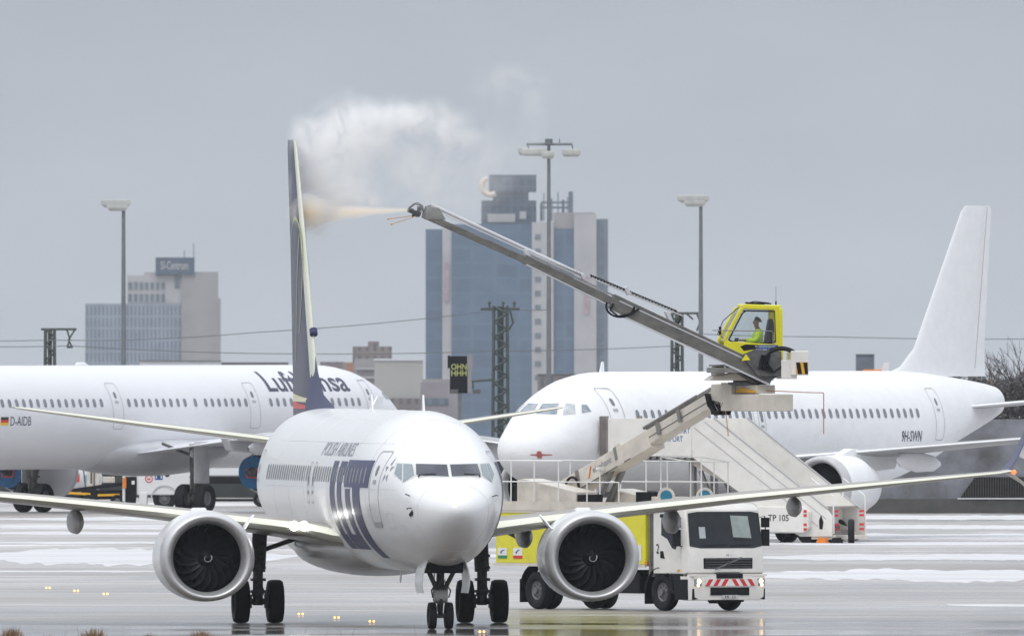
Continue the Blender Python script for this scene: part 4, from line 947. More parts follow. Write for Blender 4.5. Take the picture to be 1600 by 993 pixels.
cb.bb((cx0, -.62, cz1-.07), (.18, .42, cz1)); cb.bb((cx0, -.62, 6.42), (cx0+.06, .42, 7.05)); cb.bb((cx0, -.62, 6.42), (.5, .42, 6.50))
cbo = upart(cb, 'operator_cabin', M_yellow, bevel=.025)
gs = MB()
for s_ in (-1, 1):
    y = -.1+s_*.50; gs.add([Vector((x, y, z)) for x, z in ((cx0+.12, 7.06), (cx0+.16, 7.98), (.20, 7.98), (.30, 7.85), (.66, 7.14))], [(0, 1, 2, 3, 4)])
gs.add([Vector((x, y, z)) for x, y, z in ((.30, -.55, 7.95), (.30, .35, 7.95), (.73, .35, 7.12), (.73, -.55, 7.12))], [(0, 1, 2, 3)])
upart(gs, 'cabin_glass', M_clear, cbo)
sl = MB()
for s_ in (-1, 1):
    y = -.1+s_*.555; Q = [Vector((x, y, z)) for x, z in ((cx0+.15, 7.12), (cx0+.18, 7.90), (.14, 7.92), (.24, 7.84), (.60, 7.15), (.42, 7.06), (cx0+.25, 7.06), (cx0+.15, 7.12))]
    for a, b in zip(Q, Q[1:]): sl.bar(a, b, .02, .035)
sl.v = [UP @ v for v in sl.v]; sl.each('window_seal_strip', M_plastic, cbo)
bh = MB(); bh.prism([(cx0+.62, 7.02), (cx0+.62, 6.92), (cx0+1.0, 6.86), (cx0+1.1, 6.98), (cx0+.95, 7.03)], .455, .475); upart(bh, 'lower_hatch', M_plastic, cbo)
rs = MB(); rs.tube([(cx0+.2, 0, 8.10), (.1, 0, 8.13)], .02, 6); rs.bb((-.4, -.3, 8.07), (0, .1, 8.11)); rs.tube([(.12, .3, 8.1), (-.1, .3, 8.16), (-.5, .3, 8.12)], .015, 5); rs.tube([(-.68, .3, 8.07), (-.68, .3, 8.55)], .005, 5); rs.disc((-.68, .3, 8.12), (0, 0, 1), .02, .1, 8); upart(rs, 'roof_fitting', M_plastic, cbo)
wg_ = MB(); wg_.tube([(.74, .46, 7.2), (.9, .46, 7.3), (.75, .46, 7.65), (.35, .46, 8.0)], .012, 5); wg_.bb((.80, .40, 7.28), (.86, .5, 7.5)); upart(wg_, 'grab_frame', M_plastic, cbo)
hr = MB(); hr.tube([(1.05, .60, 7.40), (-.52, .60, 7.38), (-.56, .60, 7.34), (-.56, .60, 6.95)], .014, 6); upart(hr, 'outer_handrail', M_grey, cbo)
bs = MB(); bs.bb((-.72, .455, 6.78), (-.08, .472, 7.02)); bsn = upart(bs, 'blue_notice', M_blue, cbo)
for k, tx in enumerate(('No unauthorised use', 'Stand clear of the', 'boom when moving')):
    o = sign_text('notice_lettering', tx, .045, UP @ plane_mtx((-.12-(0 if k else -.02), .476, 6.955-k*.075), (-1, 0, 0), (0, 0, 1)), M_wtext, bsn, .54-.06*(k == 1), .004)
bc = MB(); bc.prism([(cx0+.2, 6.72), (cx0+.12, 7.5), (cx0+.18, 7.72), (cx0+.26, 7.7), (cx0+.40, 6.95), (.15, 6.86), (.15, 6.70)], -.32, .12); upart(bc, 'operator_seat', M_plastic, cbo, bevel=.04)
cs = MB(); cs.bb((.42, -.4, 6.5), (.56, .2, 7.12)); cs.tube([(.38, -.25, 7.0), (.30, -.25, 7.2)], .03, 8); cs.tube([(.38, .1, 7.0), (.30, .1, 7.2)], .03, 8); upart(cs, 'control_console', M_plastic, cbo, bevel=.02)
cyl_ = MB(); cyl_.tube([L(1195, 590, .75), L(1112, 555, .75)], .05, 8); cyl_.tube([L(1135, 565, .75), L(1090, 545, .75)], .07, 8); cyl_.tube([L(1180, 600, .6), L(1130, 570, .6)], .06, 8); upart(cyl_, 'boom_cylinder', M_greyd, smooth=30)
# boom sections
def seg(a, b, wd, hh, name, m_, par=TR, y=.75, bev=.012):
    mb = MB(); mb.bar(L(*a, y), L(*b, y), wd, hh); return upart(mb, name, m_, par, bevel=bev)
b_out = seg((1200, 589), (948, 470), .42, .40, 'boom_outer_section', M_boom)
b_mid = seg((960, 477), (812, 404), .30, .24, 'boom_middle_section', M_boom)
b_in = seg((825, 411), (655, 335), .22, .17, 'boom_inner_section', M_boom)
tr_ = MB()
for a, b, o, h in (((1195, 573), (960, 465), .75-.215, .04), ((1195, 601), (960, 492), .75+.215, .05), ((1195, 579), (960, 470), .75+.216, .03)): tr_.bar(L(*a, o), L(*b, o), .02, h)
tr_.bar(L(955, 482, .75+.156), L(815, 413, .75+.156), .012, .03)
upart(tr_, 'boom_edge_rail', M_lhgrey, b_out)
t2 = MB(); t2.bar(L(1060, 493, .75), L(815, 392, .75), .12, .03); t2.bar(L(955, 462, .55), L(815, 394, .55), .02, .05)
for k in range(46):
    p = L(1045, 487, .75).lerp(L(820, 394, .75), k/45); t2.box(p+Vector((0, 0, .02)), (.025, .16, .05))
upart(t2, 'toothed_track', M_lhgrey, b_mid)
pipe = MB(); pipe.tube([L(668, 320, .7), L(690, 330, .7), L(905, 430, .7)], .05, 8); pipe.tube([L(690, 336, .8), L(905, 434, .8)], .018, 6); upart(pipe, 'white_fluid_pipe', M_lhgrey, b_in, smooth=40)
kc = MB()
A_ = L(918, 431, .7); B_ = L(1050, 486, .7)
for k in range(40):
    p = A_.lerp(B_, k/39); kc.box(p, (.048, .10, .075), Matrix.Rotation(.43, 3, 'Y'))
for k in range(10):
    a = R(90-k*20); p = L(1047, 497, .7)+Vector((-.17*math.cos(a)*1.0, 0, .17*math.sin(a))); kc.box(p, (.05, .10, .05), Matrix.Rotation(a, 3, 'Y'))
upart(kc, 'cable_chain', M_plastic, b_out)
br = MB()
for (px_, py_, h) in ((818, 398, .30), (1040, 497, .42), (974, 454, .22), (905, 431, .14)): br.box(L(px_, py_, .70), (.10, .30, h), Matrix.Rotation(.43, 3, 'Y'))
upart(br, 'chain_bracket', M_lhgrey, b_mid, bevel=.01)
hl_ = MB(); hl_.tube([L(965+22*math.cos(a)-4, 478+17*math.sin(a), .98) for a in [R(200-k*14) for k in range(15)]], .03, 6); hl_.tube([L(950, 474, 1.0), L(945, 484, 1.0), L(958, 494, 1.0), L(978, 490, 1.0), L(990, 482, 1.0)], .03, 6); upart(hl_, 'hose_loop', M_plastic, b_out, smooth=60)
tp = MB(); tp.prism([(L(690, 340).x, L(690, 343).z), (L(658, 327).x, L(658, 340).z-.05), (L(660, 322).x, L(660, 322).z), (L(680, 325).x, L(680, 325).z)], .62, .88); head = upart(tp, 'boom_head', M_grey, b_in, bevel=.01)
t3 = MB()
t3.tube([L(640, 331, .75), L(652, 334, .75)], .06, 10); t3.tube([L(631, 328, .75), L(640, 330, .75)], .05, 10, r2=.075)
for off in (0, .12, -.12): t3.tube([L(634, 325, .75+off), L(642, 318, .8+off), L(654, 322, .75+off), L(656, 334, .75)], .018, 5)
t3.tube([L(655, 336, .7), L(660, 323, .7), L(672, 320, .7), L(684, 327, .7)], .025, 6)
t3.box(L(644, 336, .75), (.18, .22, .10)); t3.box(L(650, 326, .7), (.1, .2, .12)); t3.tube([L(640, 322, .6), L(648, 316, .6), L(656, 322, .7)], .014, 5)
upart(t3, 'spray_nozzle', M_plastic, head, smooth=30)
t4 = MB(); t4.tube([L(640, 337, .6), L(602, 342, .6)], .012, 5); t4.tube([L(643, 338, .9), L(605, 350, .9)], .012, 5); t4.disc(L(602, 342, .6), (1, 0, 0), .03, .04, 8); t4.disc(L(605, 350, .9), (1, 0, 0), .03, .04, 8); upart(t4, 'distance_feeler', mat('pale_orange_rod', (.6, .38, .24), .5, nv=.2), head)
ah = MB()
for y, r0 in ((.95, .52), (1.08, .47), (.82, .5)):
    ah.tube([Vector((-.72+r0*.9*math.cos(a), y, 6.62+r0*.62*math.sin(a))) for a in [R(-25+k*13) for k in range(16)]], .045, 8)
for k in range(5): ah.tube([(-.2-.05*k, 1.12, 6.75), (-.1-.06*k, 1.16, 6.4+.03*k), (-.5, 1.14, 6.3), (-.8, 1.1, 6.5)], .028, 6)
upart(ah, 'hydraulic_hose', M_plastic, smooth=60)
wt = MB(); wt.add([(.12, 1.14, 6.62), (.36, 1.14, 6.60), (.24, 1.14, 6.78)], [(0, 1, 2)]); upart(wt, 'warning_triangle', M_yellow)
# operator
q = Mup @ Vector((-.24, -.1, 6.83)); wq = q
op, _g = person('operator in yellow hi-vis jacket seated inside the raised yellow boom cabin', wq, math.atan2(bd_.y, bd_.x), M_hiv, M_trou, scale=1.02)
bnd = MB(); bnd.revolve([(-.028, .158), (.028, .160)], (-.02, 0, .30), (0, 0, 1), 20, lambda x, y, h: (x*.82, y*1.05)); bnd.build('reflective_band', M_lhgrey, op)

# ------------------------------------------------------------------ passenger stairs
sd_ = (.884, -.468)
ST = root('passenger_stairs', 'white motorised passenger stairs with blue airport lettering at the snowy airliner door', 'stairs', (3.70, 294.3, 0), math.atan2(sd_[1], sd_[0]))
W2 = 1.25
pf = MB(); pf.bb((.2, -W2, 3.05), (3.5, W2, 3.22)); pf.build('platform', M_beige, ST)
for s_ in (-1, 1):
    sp = MB(); sp.bb((.25, s_*W2, 3.0), (3.5, s_*(W2+.05), 4.30)); pn = sp.build('platform_side_panel', M_cab, ST, bevel=.01)
    if s_ < 0: PN = pn
    # stair flank
    fl = MB(); fl.prism([(3.5, 4.30), (3.5, 2.98), (7.35, .42), (7.7, .25), (8.95, .25), (8.95, .95), (8.75, 1.18), (4.35, 4.30)], s_*(W2-.02)-.02, s_*(W2-.02)+.02)
    fl.build('stair_flank', M_cab, ST, bevel=.01)
    cp = MB(); cp.bar((4.35, s_*(W2-.02), 4.33), (8.76, s_*(W2-.02), 1.2), .07, .05); cp.bar((4.0, s_*(W2+.005), 4.18), (8.7, s_*(W2+.005), .86), .012, .03); cp.bar((3.6, s_*(W2+.005), 3.98), (8.4, s_*(W2+.005), .60), .012, .03); cp.build('flank_edge', M_line, ST)
hdp = MB()
for k in range(6):
    x = -.05+.05*k; hdp.bb((x-.012, -W2-.09, 3.0), (x+.012, -W2+.1, 4.38)); hdp.bb((x-.012, W2-.1, 3.0), (x+.012, W2+.09, 4.38))
hdp.bb((-.1, -W2-.03, 3.0), (.25, -W2+.0, 4.35)); hdp.bb((-.1, W2, 3.0), (.25, W2+.03, 4.35)); hdp.each('contact_bellows', mat('bellows_grey_brown', (.30, .27, .26), .8, nv=.2), ST)
stp = MB()
for k in range(17):
    x = 3.5+k*.31; z = 3.05-k*.172; stp.bb((x, -W2+.02, z-.03), (x+.30, W2-.02, z))
    stp.bb((x-.01, -W2+.02, z-.0), (x+.0, W2-.02, z+.14))
stp.build('step_treads', M_grey, ST)
sm = MB()
for s_ in (-1, 1): sm.bar((3.4, s_*.9, 2.85), (8.7, s_*.9, .25), .1, .3)
sm.each('stringer', M_beige, ST)
hrl = MB()
for s_ in (-1, 1):
    hrl.tube([(8.1, s_*(W2-.06), 1.6), (8.1, s_*(W2-.06), 2.25), (8.95, s_*(W2-.06), 1.65), (8.98, s_*(W2-.06), .35)], .025, 6)
hrl.each('handrail_end', M_wtext, ST)
for s_ in (-1, 1): pass
k1 = plane_mtx((2.35, -W2-.054, 3.78), (1, 0, 0), (0, 0, 1)); sign_text('airport_lettering', 'STUTTGART', .2, k1, M_blue, PN, 1.1, .01)
k1 = plane_mtx((2.35, -W2-.054, 3.50), (1, 0, 0), (0, 0, 1)); sign_text('airport_lettering', 'AIRPORT', .2, k1, M_blue, PN, .82, .01)
lg_ = MB(); lg_.add([(x, -W2-.054, z) for x, z in ((1.88, 3.62), (2.25, 3.50), (2.2, 3.66), (2.28, 3.86), (2.12, 3.74), (1.98, 3.80))], [(0, 1, 2, 5), (2, 3, 4, 5)]); lg_.build('bird_logo', M_blue, PN)
ub = MB(); 
for k in range(12): ub.box((.4+k*.27, -W2+.05, 2.96), (.16, .12, .10+.04*(k % 3)))
ub.bb((.3, -1.1, 2.8), (3.4, -1.0, 2.98)); ub.bb((.3, 1.0, 2.8), (3.4, 1.1, 2.98)); ub.build('platform_underframe', M_grey, ST)
lf = MB()
for s_ in (-1, 1):
    lf.bar((3.3, s_*.8, .8), (3.3, s_*.8, 2.85), .2, .2); lf.bar((4.3, s_*.8, .8), (3.6, s_*.8, 2.5), .12, .14)
lf.each('lift_post', M_grey, ST)
cs_ = MB(); cs_.prism([(-.6, .42), (-.6, 1.15), (.3, 1.15), (.3, .95), (5.6, .98), (5.6, 1.35), (8.7, 1.30), (8.1, 1.15), (8.1, .55), (7.9, .36), (0, .36)], -1.2, 1.2); cs_.prism([(5.3, .40), (5.3, 1.30), (7.95, 1.27), (8.15, 1.1), (8.15, .55), (7.95, .38)], -1.52, -1.2); cso = cs_.build('chassis_body', M_cab, ST, bevel=.03)
sign_text('fleet_lettering', 'TP 105', .22, plane_mtx((6.6, -1.526, .78), (1, 0, 0), (0, 0, 1)), M_plastic, cso, .8, .01)
tg = MB(); tg.add([(5.7, -1.526, .80), (5.92, -1.526, .80), (5.81, -1.526, .98)], [(0, 1, 2)]); tg.build('orange_triangle', M_orange, cso)
rw = MB()
for z in (.5, .66, .98, 1.12): rw.box((8.04, -1.53, z), (.12, .02, .09)); rw.box((8.98, .9, z), (.03, .3, .09)); rw.box((8.98, -1.0, z), (.03, .25, .09))
rw.build('red_reflector', M_chev, cso)
for (x, y) in ((5.05, -1.3), (6.0, 1.05), (.6, -1.05), (.6, 1.05), (7.9, -1.0), (7.9, 1.0)):
    truck_wheel(ST, x, y, .44 if x < 8 else .3, .3)
ms = MB(); ms.bb((5.3, -1.22, .88), (6.7, -1.15, .95)); ms.bb((8.1, -1.2, .15), (9.05, 1.2, .3)); ms.each('rear_step', M_beige, ST, bevel=.02)
st5 = MB()
for x in (5.3, 6.9, 8.3): st5.tube([(x, -1.0, .35), (x, -1.0, .06)], .03, 8); st5.disc((x, -1.0, .04), (0, 0, 1), .13, .05, 12)
st5.build('stabiliser_foot', M_plastic, ST)
dm = MB(); dm.add(*[(lambda V, Fc: (V, Fc))([Vector((x, -1.254, z)) for x, z in ((8.45, .5), (8.57, .5), (8.61, .75), (8.51, 1.0), (8.43, .8))], [(0, 1, 2, 3, 4)])][0]); dm.build('dark_mark', M_plastic, ST)
ty = root('wheel_chocks', 'orange and black chocks at the foot of the passenger stairs', 'chocks', (ST.matrix_basis @ Vector((8.7, -1.5, 0))), ST.rotation_euler.z)
for k in range(2):
    c = MB(); c.prism([(-.2+k*.55, .004), (.2+k*.55, .004), (.1+k*.55, .22), (-.1+k*.55, .22)], -.15, .15); c.build('chock', M_orange if k == 0 else M_plastic, ty, bevel=.02)
tk = root('spare_tyre_post', 'dark upright tyre leaning at the foot of the passenger stairs beside the red marks', 'tyre', (ST.matrix_basis @ Vector((9.5, -.9, 0))), ST.rotation_euler.z)
wheel(tk, (0, 0, .43), .43, .22, axis=(.884, .468, 0), name='tyre')
# ------------------------------------------------------------------ ground
def ground_mat():
    m = bpy.data.materials.new('wet_apron'); m.use_nodes = True; t = m.node_tree; p = t.nodes['Principled BSDF']
    g = t.nodes.new('ShaderNodeNewGeometry')
    def noise_(scale, det, st, rough=.55):
        mm = t.nodes.new('ShaderNodeMapping'); mm.inputs['Scale'].default_value = st
        n = t.nodes.new('ShaderNodeTexNoise'); n.inputs['Scale'].default_value = scale; n.inputs['Detail'].default_value = det; n.inputs['Roughness'].default_value = rough
        t.links.new(g.outputs['Position'], mm.inputs[0]); t.links.new(mm.outputs[0], n.inputs[0]); return n.outputs[0]
    def ramp(src, p0, c0, p1, c1):
        r = t.nodes.new('ShaderNodeValToRGB'); e = r.color_ramp.elements; e[0].position = p0; e[0].color = (*c0, 1); e[1].position = p1; e[1].color = (*c1, 1)
        t.links.new(src, r.inputs[0]); return r.outputs[0]
    def mixc(f, a, b):
        x = t.nodes.new('ShaderNodeMix'); x.data_type = 'RGBA'; t.links.new(f, x.inputs['Factor'])
        for s_, v in (('A', a), ('B', b)):
            if isinstance(v, tuple): x.inputs[s_].default_value = (*v, 1)
            else: t.links.new(v, x.inputs[s_])
        return x.outputs['Result']
    base = ramp(noise_(1, 6, (.05, .02, 1)), .35, (.27, .250, .235), .65, (.47, .458, .452))
    slush = noise_(1, 8, (.045, .018, 1), .62)
    slf = t.nodes.new('ShaderNodeMapRange'); slf.inputs[1].default_value = .50; slf.inputs[2].default_value = .60; slf.clamp = True; t.links.new(slush, slf.inputs[0])
    sep = t.nodes.new('ShaderNodeSeparateXYZ'); t.links.new(g.outputs['Position'], sep.inputs[0])
    far = t.nodes.new('ShaderNodeMapRange'); far.inputs[1].default_value = 60; far.inputs[2].default_value = 260; far.clamp = True; t.links.new(sep.outputs[1], far.inputs[0])
    ml = t.nodes.new('ShaderNodeMath'); ml.operation = 'MULTIPLY'; t.links.new(slf.outputs[0], ml.inputs[0]); t.links.new(far.outputs[0], ml.inputs[1])
    col = mixc(ml.outputs[0], base, (.62, .62, .635))
    br = ramp(noise_(1, 3, (.06, .05, 1)), .50, (0, 0, 0), .62, (1, 1, 1))
    nearf = t.nodes.new('ShaderNodeMapRange'); nearf.inputs[1].default_value = 45; nearf.inputs[2].default_value = 10; nearf.clamp = True; t.links.new(sep.outputs[1], nearf.inputs[0])
    m3 = t.nodes.new('ShaderNodeMath'); m3.operation = 'MULTIPLY'; t.links.new(br, m3.inputs[0]); t.links.new(nearf.outputs[0], m3.inputs[1])
    col = mixc(m3.outputs[0], col, (.13, .105, .085))
    fs = ramp(noise_(1, 4, (.035, .32, 1), .7), .42, (.80, .79, .79), .60, (1.12, 1.12, 1.12))
    f2 = ramp(noise_(1, 4, (.06, .75, 1), .7), .36, (.72, .67, .63), .47, (1, 1, 1))
    for ff_ in (fs, f2):
        x = t.nodes.new('ShaderNodeMix'); x.data_type = 'RGBA'; x.blend_type = 'MULTIPLY'; x.inputs['Factor'].default_value = 1; t.links.new(col, x.inputs['A']); t.links.new(ff_, x.inputs['B']); col = x.outputs['Result']
    wn = noise_(1, 5, (.05, .06, 1)); wr = t.nodes.new('ShaderNodeMapRange'); wr.inputs[1].default_value = .37; wr.inputs[2].default_value = .53; t.links.new(wn, wr.inputs[0])
    wf = t.nodes.new('ShaderNodeMapRange'); wf.inputs[1].default_value = 62; wf.inputs[2].default_value = 12; wf.clamp = True; t.links.new(sep.outputs[1], wf.inputs[0])
    wm = t.nodes.new('ShaderNodeMath'); wm.operation = 'MULTIPLY'; t.links.new(wr.outputs[0], wm.inputs[0]); t.links.new(wf.outputs[0], wm.inputs[1])
    col = mixc(wm.outputs[0], col, (.10, .085, .072))
    t.links.new(col, p.inputs['Base Color'])
    wet = noise_(1, 5, (.07, .03, 1))
    rr = t.nodes.new('ShaderNodeMapRange'); rr.inputs[1].default_value = .38; rr.inputs[2].default_value = .62; rr.inputs[3].default_value = .16; rr.inputs[4].default_value = .5
    t.links.new(wet, rr.inputs[0])
    ra = t.nodes.new('ShaderNodeMath'); ra.operation = 'MULTIPLY_ADD'; ra.inputs[1].default_value = .45; t.links.new(ml.outputs[0], ra.inputs[0]); t.links.new(rr.outputs[0], ra.inputs[2])
    rw_ = t.nodes.new('ShaderNodeMix'); t.links.new(wm.outputs[0], rw_.inputs['Factor']); t.links.new(ra.outputs[0], rw_.inputs['A']); rw_.inputs['B'].default_value = .07
    t.links.new(rw_.outputs['Result'], p.inputs['Roughness'])
    sp = t.nodes.new('ShaderNodeMapRange'); sp.inputs[3].default_value = .40; sp.inputs[4].default_value = .1; t.links.new(ml.outputs[0], sp.inputs[0]); t.links.new(sp.outputs[0], p.inputs['Specular IOR Level'])
    bn = t.nodes.new('ShaderNodeBump');  bn.inputs['Distance'].default_value = .012
    bs_ = t.nodes.new('ShaderNodeMapRange'); bs_.inputs[3].default_value = .35; bs_.inputs[4].default_value = .03; t.links.new(wm.outputs[0], bs_.inputs[0]); t.links.new(bs_.outputs[0], bn.inputs['Strength'])
    t.links.new(noise_(1, 3, (5, 5, 5)), bn.inputs['Height']); t.links.new(bn.outputs[0], p.inputs['Normal'])
    return m
g = MB(); xs = [-2200, -600, -200, 200, 600, 2200]; ys = [-780, -300, 0, 200, 500, 1050, 1500, 2500, 4000, 6900]
zs = {1500: -28, 2500: -30, 4000: -30, 6900: -30}
for y in ys:
    for x in xs: g.v.append(Vector((x, y, zs.get(y, 0))))
for i in range(len(ys)-1):
    for j in range(len(xs)-1): g.f.append([i*6+j, i*6+j+1, (i+1)*6+j+1, (i+1)*6+j]); g.m.append(0)
tag(g.build('ground', ground_mat()), kind='structure')
# ploughed snow left in bands on the apron
M_snow = mat('apron_snow', (.60, .605, .63), .8, nv=.1, ns=.25, col2=(.47, .47, .475), stretch=(.25, 1, 1), bump=.6, bs=1.2)
random.seed(11)
def snow_band(x0, x1, y0, y1, ragged=3, h=.03, n=260, seed=0):
    mb = MB(); top = []; bot = []
    for i in range(n+1):
        x = x0+(x1-x0)*i/n; ta = min(1, i/60, (n-i)/60)
        a = noise.noise(Vector((x*.08, seed, 0)))*ragged+noise.noise(Vector((x*.5, seed, 3)))*ragged*.5+noise.noise(Vector((x*2.1, seed, 3)))*ragged*.35
        b = noise.noise(Vector((x*.08, seed+9, 0)))*ragged+noise.noise(Vector((x*.5, seed+9, 3)))*ragged*.5+noise.noise(Vector((x*2.1, seed+9, 3)))*ragged*.35
        mid = (y0+y1)/2; ya = mid+(y0+a-mid)*ta; yb = mid+(y1+b-mid)*ta
        if yb-ya < .5: yb = ya+.5
        top.append((x, ya, yb))
    rings = []
    for k, (s_, z) in enumerate(((0, .004), (.08, h*.7), (.3, h), (.7, h), (.92, h*.7), (1, .004))):
        for x, ya, yb in top: mb.v.append(Vector((x, ya+(yb-ya)*s_, z*(1+.5*noise.noise(Vector((x*.3, k*3.1, seed)))))))
    m_ = len(top)
    for k in range(5):
        for i in range(m_-1): mb.f.append([k*m_+i, k*m_+i+1, (k+1)*m_+i+1, (k+1)*m_+i]); mb.m.append(0)
    tag(mb.build('snow_patch', M_snow, smooth=60), kind='structure')
for i, (pa, pb, ya, yb) in enumerate(((-60, 470, 856, 882), (-40, 520, 846, 849), (-60, 420, 831, 835), (-60, 330, 822, 826), (-60, 900, 808, 814), (1120, 1700, 889, 910), (1130, 1700, 866, 874), (1120, 1700, 847, 851), (1200, 1700, 833, 840), (1280, 1700, 820, 825), (1300, 1720, 805, 812),
                                         (1480, 1700, 944, 947), (-60, 250, 892, 894), (380, 900, 866, 870))):
    Y0, Y1 = gY(yb), gY(ya); s_ = sc((Y0+Y1)/2)
    snow_band((pa-800)/s_, (pb-800)/s_, Y0, Y1, ragged=max(1.2, (Y1-Y0)*.45), seed=i*7.3, h=.035)
# ------------------------------------------------------------------ grass at the near edge
def tuft_field():
    mb = MB(); random.seed(3)
    for k in range(9000):
        x = -13.5+random.random()**1.7*27; y = -56+random.random()*7
        base = .0; h = .20+.12*random.random()+(max(0, .42*noise.noise(Vector((x*1.6, 0, 0)))+.05) if x < -3 else max(0, .25*noise.noise(Vector((x*1.6, 0, 0)))))
        if x > -6: h *= .72
        a = random.random()*6.28; w_ = .012+.01*random.random(); l = Vector((math.cos(a), math.sin(a), 0))*h*.5*random.random()
        p = Vector((x, y, base)); q = Vector((-math.sin(a), math.cos(a), 0))*w_
        mb.add([p-q, p+q, p+l*.4+q*.7+Vector((0, 0, h*.6)), p+l*.4-q*.7+Vector((0, 0, h*.6)), p+l+Vector((0, 0, h))], [(0, 1, 2, 3), (3, 2, 4)])
    for k in range(9):
        x = -11.5+random.random()*9.5; p = Vector((x, -51, 0)); h = .45+.22*random.random()
        mb.tube([p, p+Vector((.1*random.random()-.05, 0, h*.5)), p+Vector((.3*random.random()-.15, 0, h))], .006, 4, r2=.003)
    return mb
tag(tuft_field().build('dry_grass', mat('dry_grass', (.22, .14, .08), .9, nv=.45, ns=4)), 'low dry brown grass along the near edge of the taxiway', 'grass', kind='stuff')
vg = MB(); vg.add([(-30, -120, .004), (30, -120, .004), (30, -46, .004), (-30, -46, .004)], [(0, 1, 2, 3)]); tag(vg.build('grass_verge', mat('verge_soil', (.12, .10, .06), .9, nv=.3)), kind='structure')
# ------------------------------------------------------------------ taxiway lights
proto = None
pos = {0: 'leftmost amber taxiway light set in the wet apron', 1: 'second amber light from the left on the wet apron', 2: 'third amber light nearest the left engine', 3: 'amber light just right of the left main wheels', 4: 'amber light midway between left main wheels and nose wheels', 5: 'amber light closest to the left of the nose wheels', 6: 'amber light beside the right main wheels at the bottom edge'}
for i, (px_, py_) in enumerate(((75, 919), (119, 923.5), (165, 928.5), (470, 960), (526, 965.5), (581, 971.5), (753, 988))):
    Y = gY(py_+1.5); p = W(px_, py_, Y)
    if proto is None:
        r = root('taxiway_light', pos[0], 'taxiway light', group='amber taxiway lights')
        b = MB(); b.revolve([(0.004, .14), (.03, .13), (.05, .09), (.06, .01)], (0, 0, 0), (0, 0, 1), 16); b.build('housing', M_greyd, r, smooth=40)
        for s_ in (-1, 1):
            l = MB(); l.revolve([(-.02, .01), (-.015, .026), (.01, .03), (.02, .01)], (s_*.05, -.06, .055), (0, 1, 0), 10); l.build('lens', M_amberl, r, smooth=60)
        proto = r
    else: r = copy_tree(proto); r['label'] = pos[i]
    r.location = (p.x, Y, 0)
# ------------------------------------------------------------------ walls and hedge behind
def wall_mat(name, c1, c2, sc_, st=(1,1,1)):
    return mat(name, c1, .85, nv=.2, ns=sc_, col2=c2, stretch=st, bump=.4, bs=2)
yw = 455
sW = sc(yw)
def X(px_, Y): return (px_-800)/sc(Y)
w1 = MB(); w1.bb((X(1345, yw), yw, 0.55), (X(1750, yw), yw+.5, 3.75)); o = w1.build('barrier_wall', wall_mat('mottled_concrete', (.21, .22, .25), (.085, .085, .085), .55)); tag(o, 'long mottled grey concrete wall behind the snowy airliner', 'wall')
w2 = MB(); w2.bb((X(1340, yw), yw-.35, 0), (X(1750, yw), yw-.002, .58)); o = w2.build('kerb_wall', wall_mat('dark_kerb', (.085, .08, .078), (.05, .05, .05), .8)); tag(o, 'low dark kerb wall along the foot of the mottled wall', 'kerb')
pn = root('slatted_gate', 'dark vertically slatted screen set against the right end of the wall', 'screen', (X(1500, yw), yw-.36, 0))
sl = MB(); sl.prism([(0, .62), (.6, 1.45), (6, 1.45), (6, .62)], .06, .30); sl.build('backing_panel', M_black, pn)
sl = MB()
for k in range(58): 
    x = .1+k*.1; zt = min(1.45, .62+x*1.35); sl.bb((x, .0, .62), (x+.045, .06, zt))
sl.build('slat', mat('weathered_slat', (.05, .048, .045), .8, nv=.3), pn)
sl = MB(); sl.bb((-.1, -.05, .57), (6, .3, .62)); sl.build('snowy_ledge', M_lhgrey, pn)
# low wall further left behind both airliners
w3 = MB(); w3.bb((X(-150, 565), 565, 0), (X(1345, 565), 565.4, 2.35)); o = w3.build('perimeter_wall', wall_mat('dark_green_grey_wall', (.050, .056, .055), (.030, .034, .034), .3)); tag(o, 'low dark perimeter wall seen beneath the two background airliners', 'wall')
def leafmass(name, x0, x1, y0, y1, z0, z1, n, size, material, seed, lab, cat):
    random.seed(seed); mb = MB()
    for k in range(n):
        x = x0+(x1-x0)*random.random(); top = z1+.45*noise.noise(Vector((x*.6, seed, 0)))+.25*noise.noise(Vector((x*2.4, seed, 5)))
        z = z0+(top-z0)*random.random()**.7; y = y0+(y1-y0)*random.random()
        a = Vector((random.random()-.5, random.random()-.5, random.random()-.5)).normalized()*size*(.5+random.random()); b = a.cross(Vector((random.random()-.5, random.random()-.5, random.random()-.5))).normalized()*size*.4
        p = Vector((x, y, z)); mb.add([p-a, p+b, p+a, p-b], [(0, 1, 2, 3)])
    return tag(mb.build(name, material), lab, cat, kind='stuff')
leafmass('hedge', X(1340, 470), X(1760, 470), 458, 464, 3.2, 5.35, 12000, .13, mat('winter_hedge', (.10, .095, .095), .9, nv=.45, ns=1.5), 2, 'brown grey leafless hedge bank along the top of the mottled wall', 'hedge')
